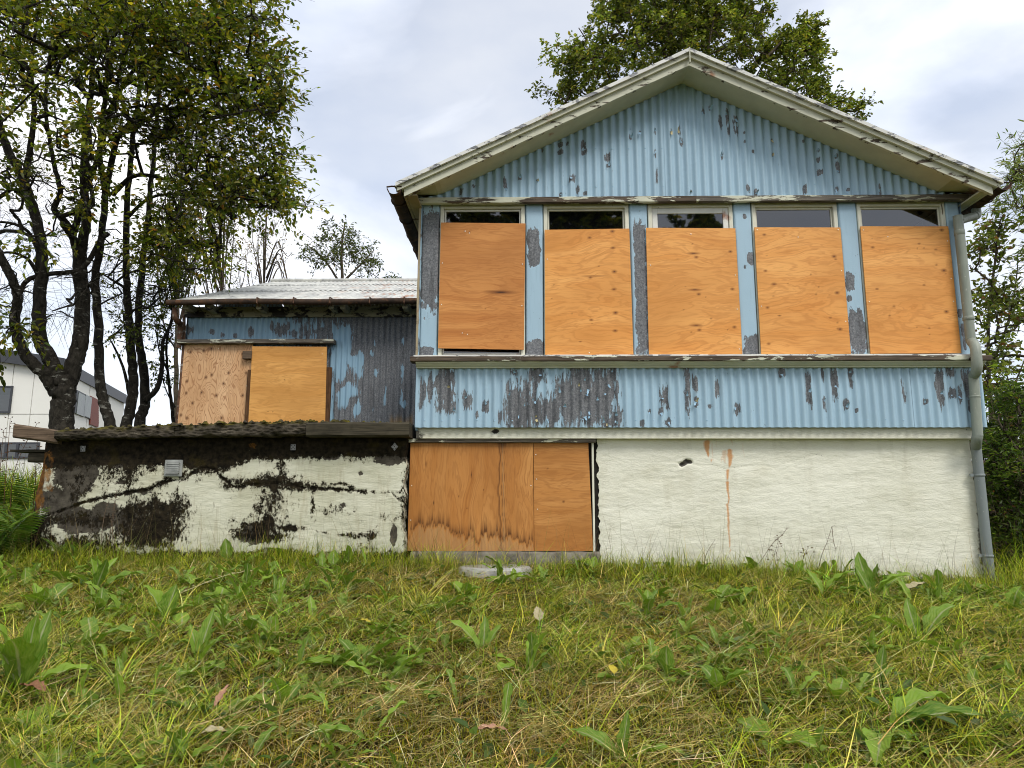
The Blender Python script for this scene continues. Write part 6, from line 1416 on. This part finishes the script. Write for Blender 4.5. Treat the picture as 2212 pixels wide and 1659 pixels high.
weed('dock_plant', 'leafy clump at the far left between the ferns and the upright pair', 'weed', 90, 1320, 'round', .24, 8, [1, 2, 0, 3], 27)
weed('dandelion_plant', 'small rosette between the mossy patch and the pale lobed rosette', 'weed', 600, 1400, 'dandelion', .22, 7, [2, 1, 3], 28)
# many smaller weed leaves that nobody could count: one mass of ground cover
rs = np.random.RandomState(91); X, Y = lawn(rs, 2600)
kp = rs.rand(len(X)) < np.clip(fbm(X * 1.1, Y * 1.1, 63) * 5 - 2.25 + .35 * (X < .3), .03, 1); X, Y = X[kp][:760], Y[kp][:760]
lv = {k: [(np.array([v.co[:] for v in me.vertices]), np.array([p.vertices[:] for p in me.polygons])) for me in ms] for k, ms in LIB.items()}
gm = MB(); luv = []
uvb = np.stack([np.tile(np.linspace(-1, 1, 7), 17), np.repeat(np.linspace(0, 1, 17), 7)], 1)
for x, y in zip(X, Y):
    nl_ = rs.randint(2, 6); kind = ('dock', 'dandelion', 'round')[rs.choice(3, p=[.35, .4, .25])]; sz0 = rs.uniform(.08, .17) * (1.25 if y > 4.5 else 1)
    for k in range(nl_):
        V, Fq = lv[kind][rs.choice(5, p=[.10, .22, .34, .28, .06])]; a = rs.uniform(0, 2 * PI); sz = sz0 * rs.uniform(.7, 1.25)
        ca, sa = math.cos(a), math.sin(a); Vr = V * sz
        gm.add(np.stack([x + Vr[:, 0] * ca - Vr[:, 1] * sa, y + Vr[:, 0] * sa + Vr[:, 1] * ca, float(gz(x, y)) + Vr[:, 2]], 1), Fq); luv.append(np.hstack([uvb, np.full((len(V), 1), rs.rand() * 9)]))
gm.build('weed_ground_cover', M['weed'], None, True, {'luv': np.concatenate(luv)})['kind'] = 'stuff'
def fallen(label, px, py, kind, size, mat, az, pose=(.25, -.25), tilt=(0, 0), up=.05):
    p = ground_hit(px, py); me = leaf_data(kind, *pose, int(px), mat); o = bpy.data.objects.new('fallen_leaf', me); COL.objects.link(o)
    o.location = p + Vector((0, 0, up)); o.rotation_euler = (tilt[0], tilt[1], az); o.scale = (size * 1.1, size, size)
    tag(o, label, 'leaf')
fallen('large crinkled brown dead leaf at the left edge of the foreground', 40, 1520, 'dock', .22, M['dead'], -2.2, up=.07)
fallen('small pinkish dead leaf on the straw left of centre', 457, 1562, 'dock', .11, M['pink'], -.4, (.9, .6))
fallen('pale tan leaf on the dry grass at the lower left', 410, 1625, 'round', .13, M['tan'], -1.2)
fallen('faded beige leaf standing upright in the middle of the lawn', 1165, 1372, 'round', .115, M['tan'], .1, (1.2, .9))
fallen('curled pinkish leaf in the lower foreground at centre', 1010, 1612, 'dock', .15, M['pink'], -1.6)
fallen('yellowed leaf beside the rosettes left of centre', 765, 1362, 'dock', .13, M['yellow'], -2.2)
fallen('yellow withered leaf in the grass below the cream wall', 1330, 1490, 'round', .075, M['yellow'], .3, (.9, .3))
fallen('pale flipped leaf beside the tallest dock at the cream wall', 1945, 1300, 'round', .22, M['tan'], -1.5, (.5, .2))
# ferns at the far left and dry weed stalks
M['fern'] = leaf_mat('fern_frond', .35, .2, .5)
def fern(label, px, py, Y, size, n, seed):
    p = at(px, py, Y); rs = np.random.RandomState(seed); p.z = float(gz(p.x, p.y)); root = empty('fern', p, label, 'fern', 'ferns left of the terrace wall')
    for k in range(n):
        a = 2 * PI * k / n + rs.uniform(-.4, .4); s = size * rs.uniform(.7, 1.2); t = np.linspace(.12, 1, 26); el = 1.35 - 1.1 * t ** 1.4
        rx = np.cumsum(np.cos(el)) * s / 26; rz = np.cumsum(np.sin(el)) * s / 26
        P = np.repeat(np.stack([rx * math.cos(a), rx * math.sin(a), rz], 1), 2, 0); d = np.array([math.cos(a), math.sin(a), 0]); sd = np.array([-math.sin(a), math.cos(a), 0])
        sg = np.tile([1, -1], 26); D = sd[None] * sg[:, None] + d[None] * .45 + np.array([0, 0, -.15]); Lg = np.repeat(s * .26 * np.sin(np.pi * np.clip(t * .92 + .08, 0, 1)) ** .8 + .01, 2)
        V, Q, c = leafmesh(P, D, np.tile([0, 0, 1.0], (52, 1)) + rs.normal(size=(52, 3)) * .15, Lg, Lg * .22, palette(52, rs, [(0.08, 0.15, 0.02), (0.13, 0.20, 0.03)], [1, 1]))
        b = MB(); b.add(V, Q); st = np.stack([rx * math.cos(a), rx * math.sin(a), rz], 1); SV, SQ = sweep(st, np.linspace(.004, .001, 26) + .001, 4); b.add(SV, SQ)
        cc = np.vstack([c, np.tile([.10, .09, .03, 1], (len(SV), 1))]); b.build('frond', M['fern'], root, attrs={'col': cc}, local=True)
fern('fern at the lower left edge, in front of the others', -5, 1180, 5.9, .62, 9, 1); fern('fern touching the left end of the terrace wall', 52, 1160, 6.4, .60, 9, 2)
fern('fern behind and above the lower left fern', 12, 1100, 7.0, .70, 9, 3); fern('fern farthest back at the left edge before the white building', 30, 1080, 8.6, .95, 9, 6); fern('small fern at the foot of the blackened wall corner', 150, 1205, 5.98, .30, 7, 4)
def stalks(label, pts, seed, name='weed_stalk', heads=True, r=.0035, col='batten'):
    rs = np.random.RandomState(seed); b = MB()
    for pl in pts:
        P = smoothpath(pl, 5); b.tube(P, np.linspace(r, r * .5, len(P)), 5)
        for j in range(int(len(P) * .45), len(P)):
            for _ in range(2):
                d = rs.normal(size=3); d /= np.linalg.norm(d); d[2] = abs(d[2]) * .5; q = P[j] + d * rs.uniform(.02, .06); b.tube([P[j], q], [r * .4, r * .3], 4)
                if heads: V, Q = frustums(np.array([q]), np.array([q + d * .018]), np.array([.006]), np.array([.0015]), 5); b.add(V, Q)
    o = b.build(name, M[col]); tag(o, label, 'weed stalk'); return o
stalks('dark dried seed head stalks before the white building at the far left', [L2([(5, 1180), (10, 1060), (18, 960), (22, 905)], 6.6), L2([(20, 1190), (25, 1050), (45, 980), (80, 915)], 6.6), L2([(62, 1180), (75, 1060), (78, 990), (82, 930)], 6.5), L2([(-5, 1150), (0, 1020), (8, 930)], 6.6)], 1)
stalks('pair of pale dry stems standing against the blackened end of the terrace wall', [L2([(232, 1215), (238, 1150), (245, 1100), (252, 1060)], 5.98), L2([(246, 1215), (243, 1140), (250, 1080)], 5.98), L2([(215, 1210), (224, 1120), (236, 1080)], 5.99)], 2, heads=False, col='beam', r=.003)
stalks('bent dark dry stem leaning on the cream basement wall at right', [L2([(1764, 1245), (1775, 1200), (1787, 1170), (1797, 1137)], 6.1), L2([(1797, 1137), (1800, 1165), (1806, 1190)], 6.08)], 3, heads=False, r=.0025)
stalks('arching reddish dry stem crossing the cream basement wall', [L2([(1600, 1250), (1640, 1215), (1668, 1175), (1690, 1155), (1700, 1140)], 6.05), L2([(1515, 1260), (1525, 1200), (1545, 1165)], 6.0)], 4, heads=False, r=.0022)
stalks('short dark seed heads before the cream basement wall', [L2([(1725, 1255), (1735, 1205), (1745, 1185)], 6.08), L2([(1650, 1255), (1672, 1200), (1683, 1160)], 6.05)], 5, r=.002)
stalks('long pale grass stem with a seed spike lying diagonally across the left lawn', [L2([(0, 1470), (120, 1400), (260, 1335), (380, 1285), (480, 1245), (545, 1232)], 4.2, 5.2)], 6, heads=False, r=.003, col='straw') if 'straw' in M else None
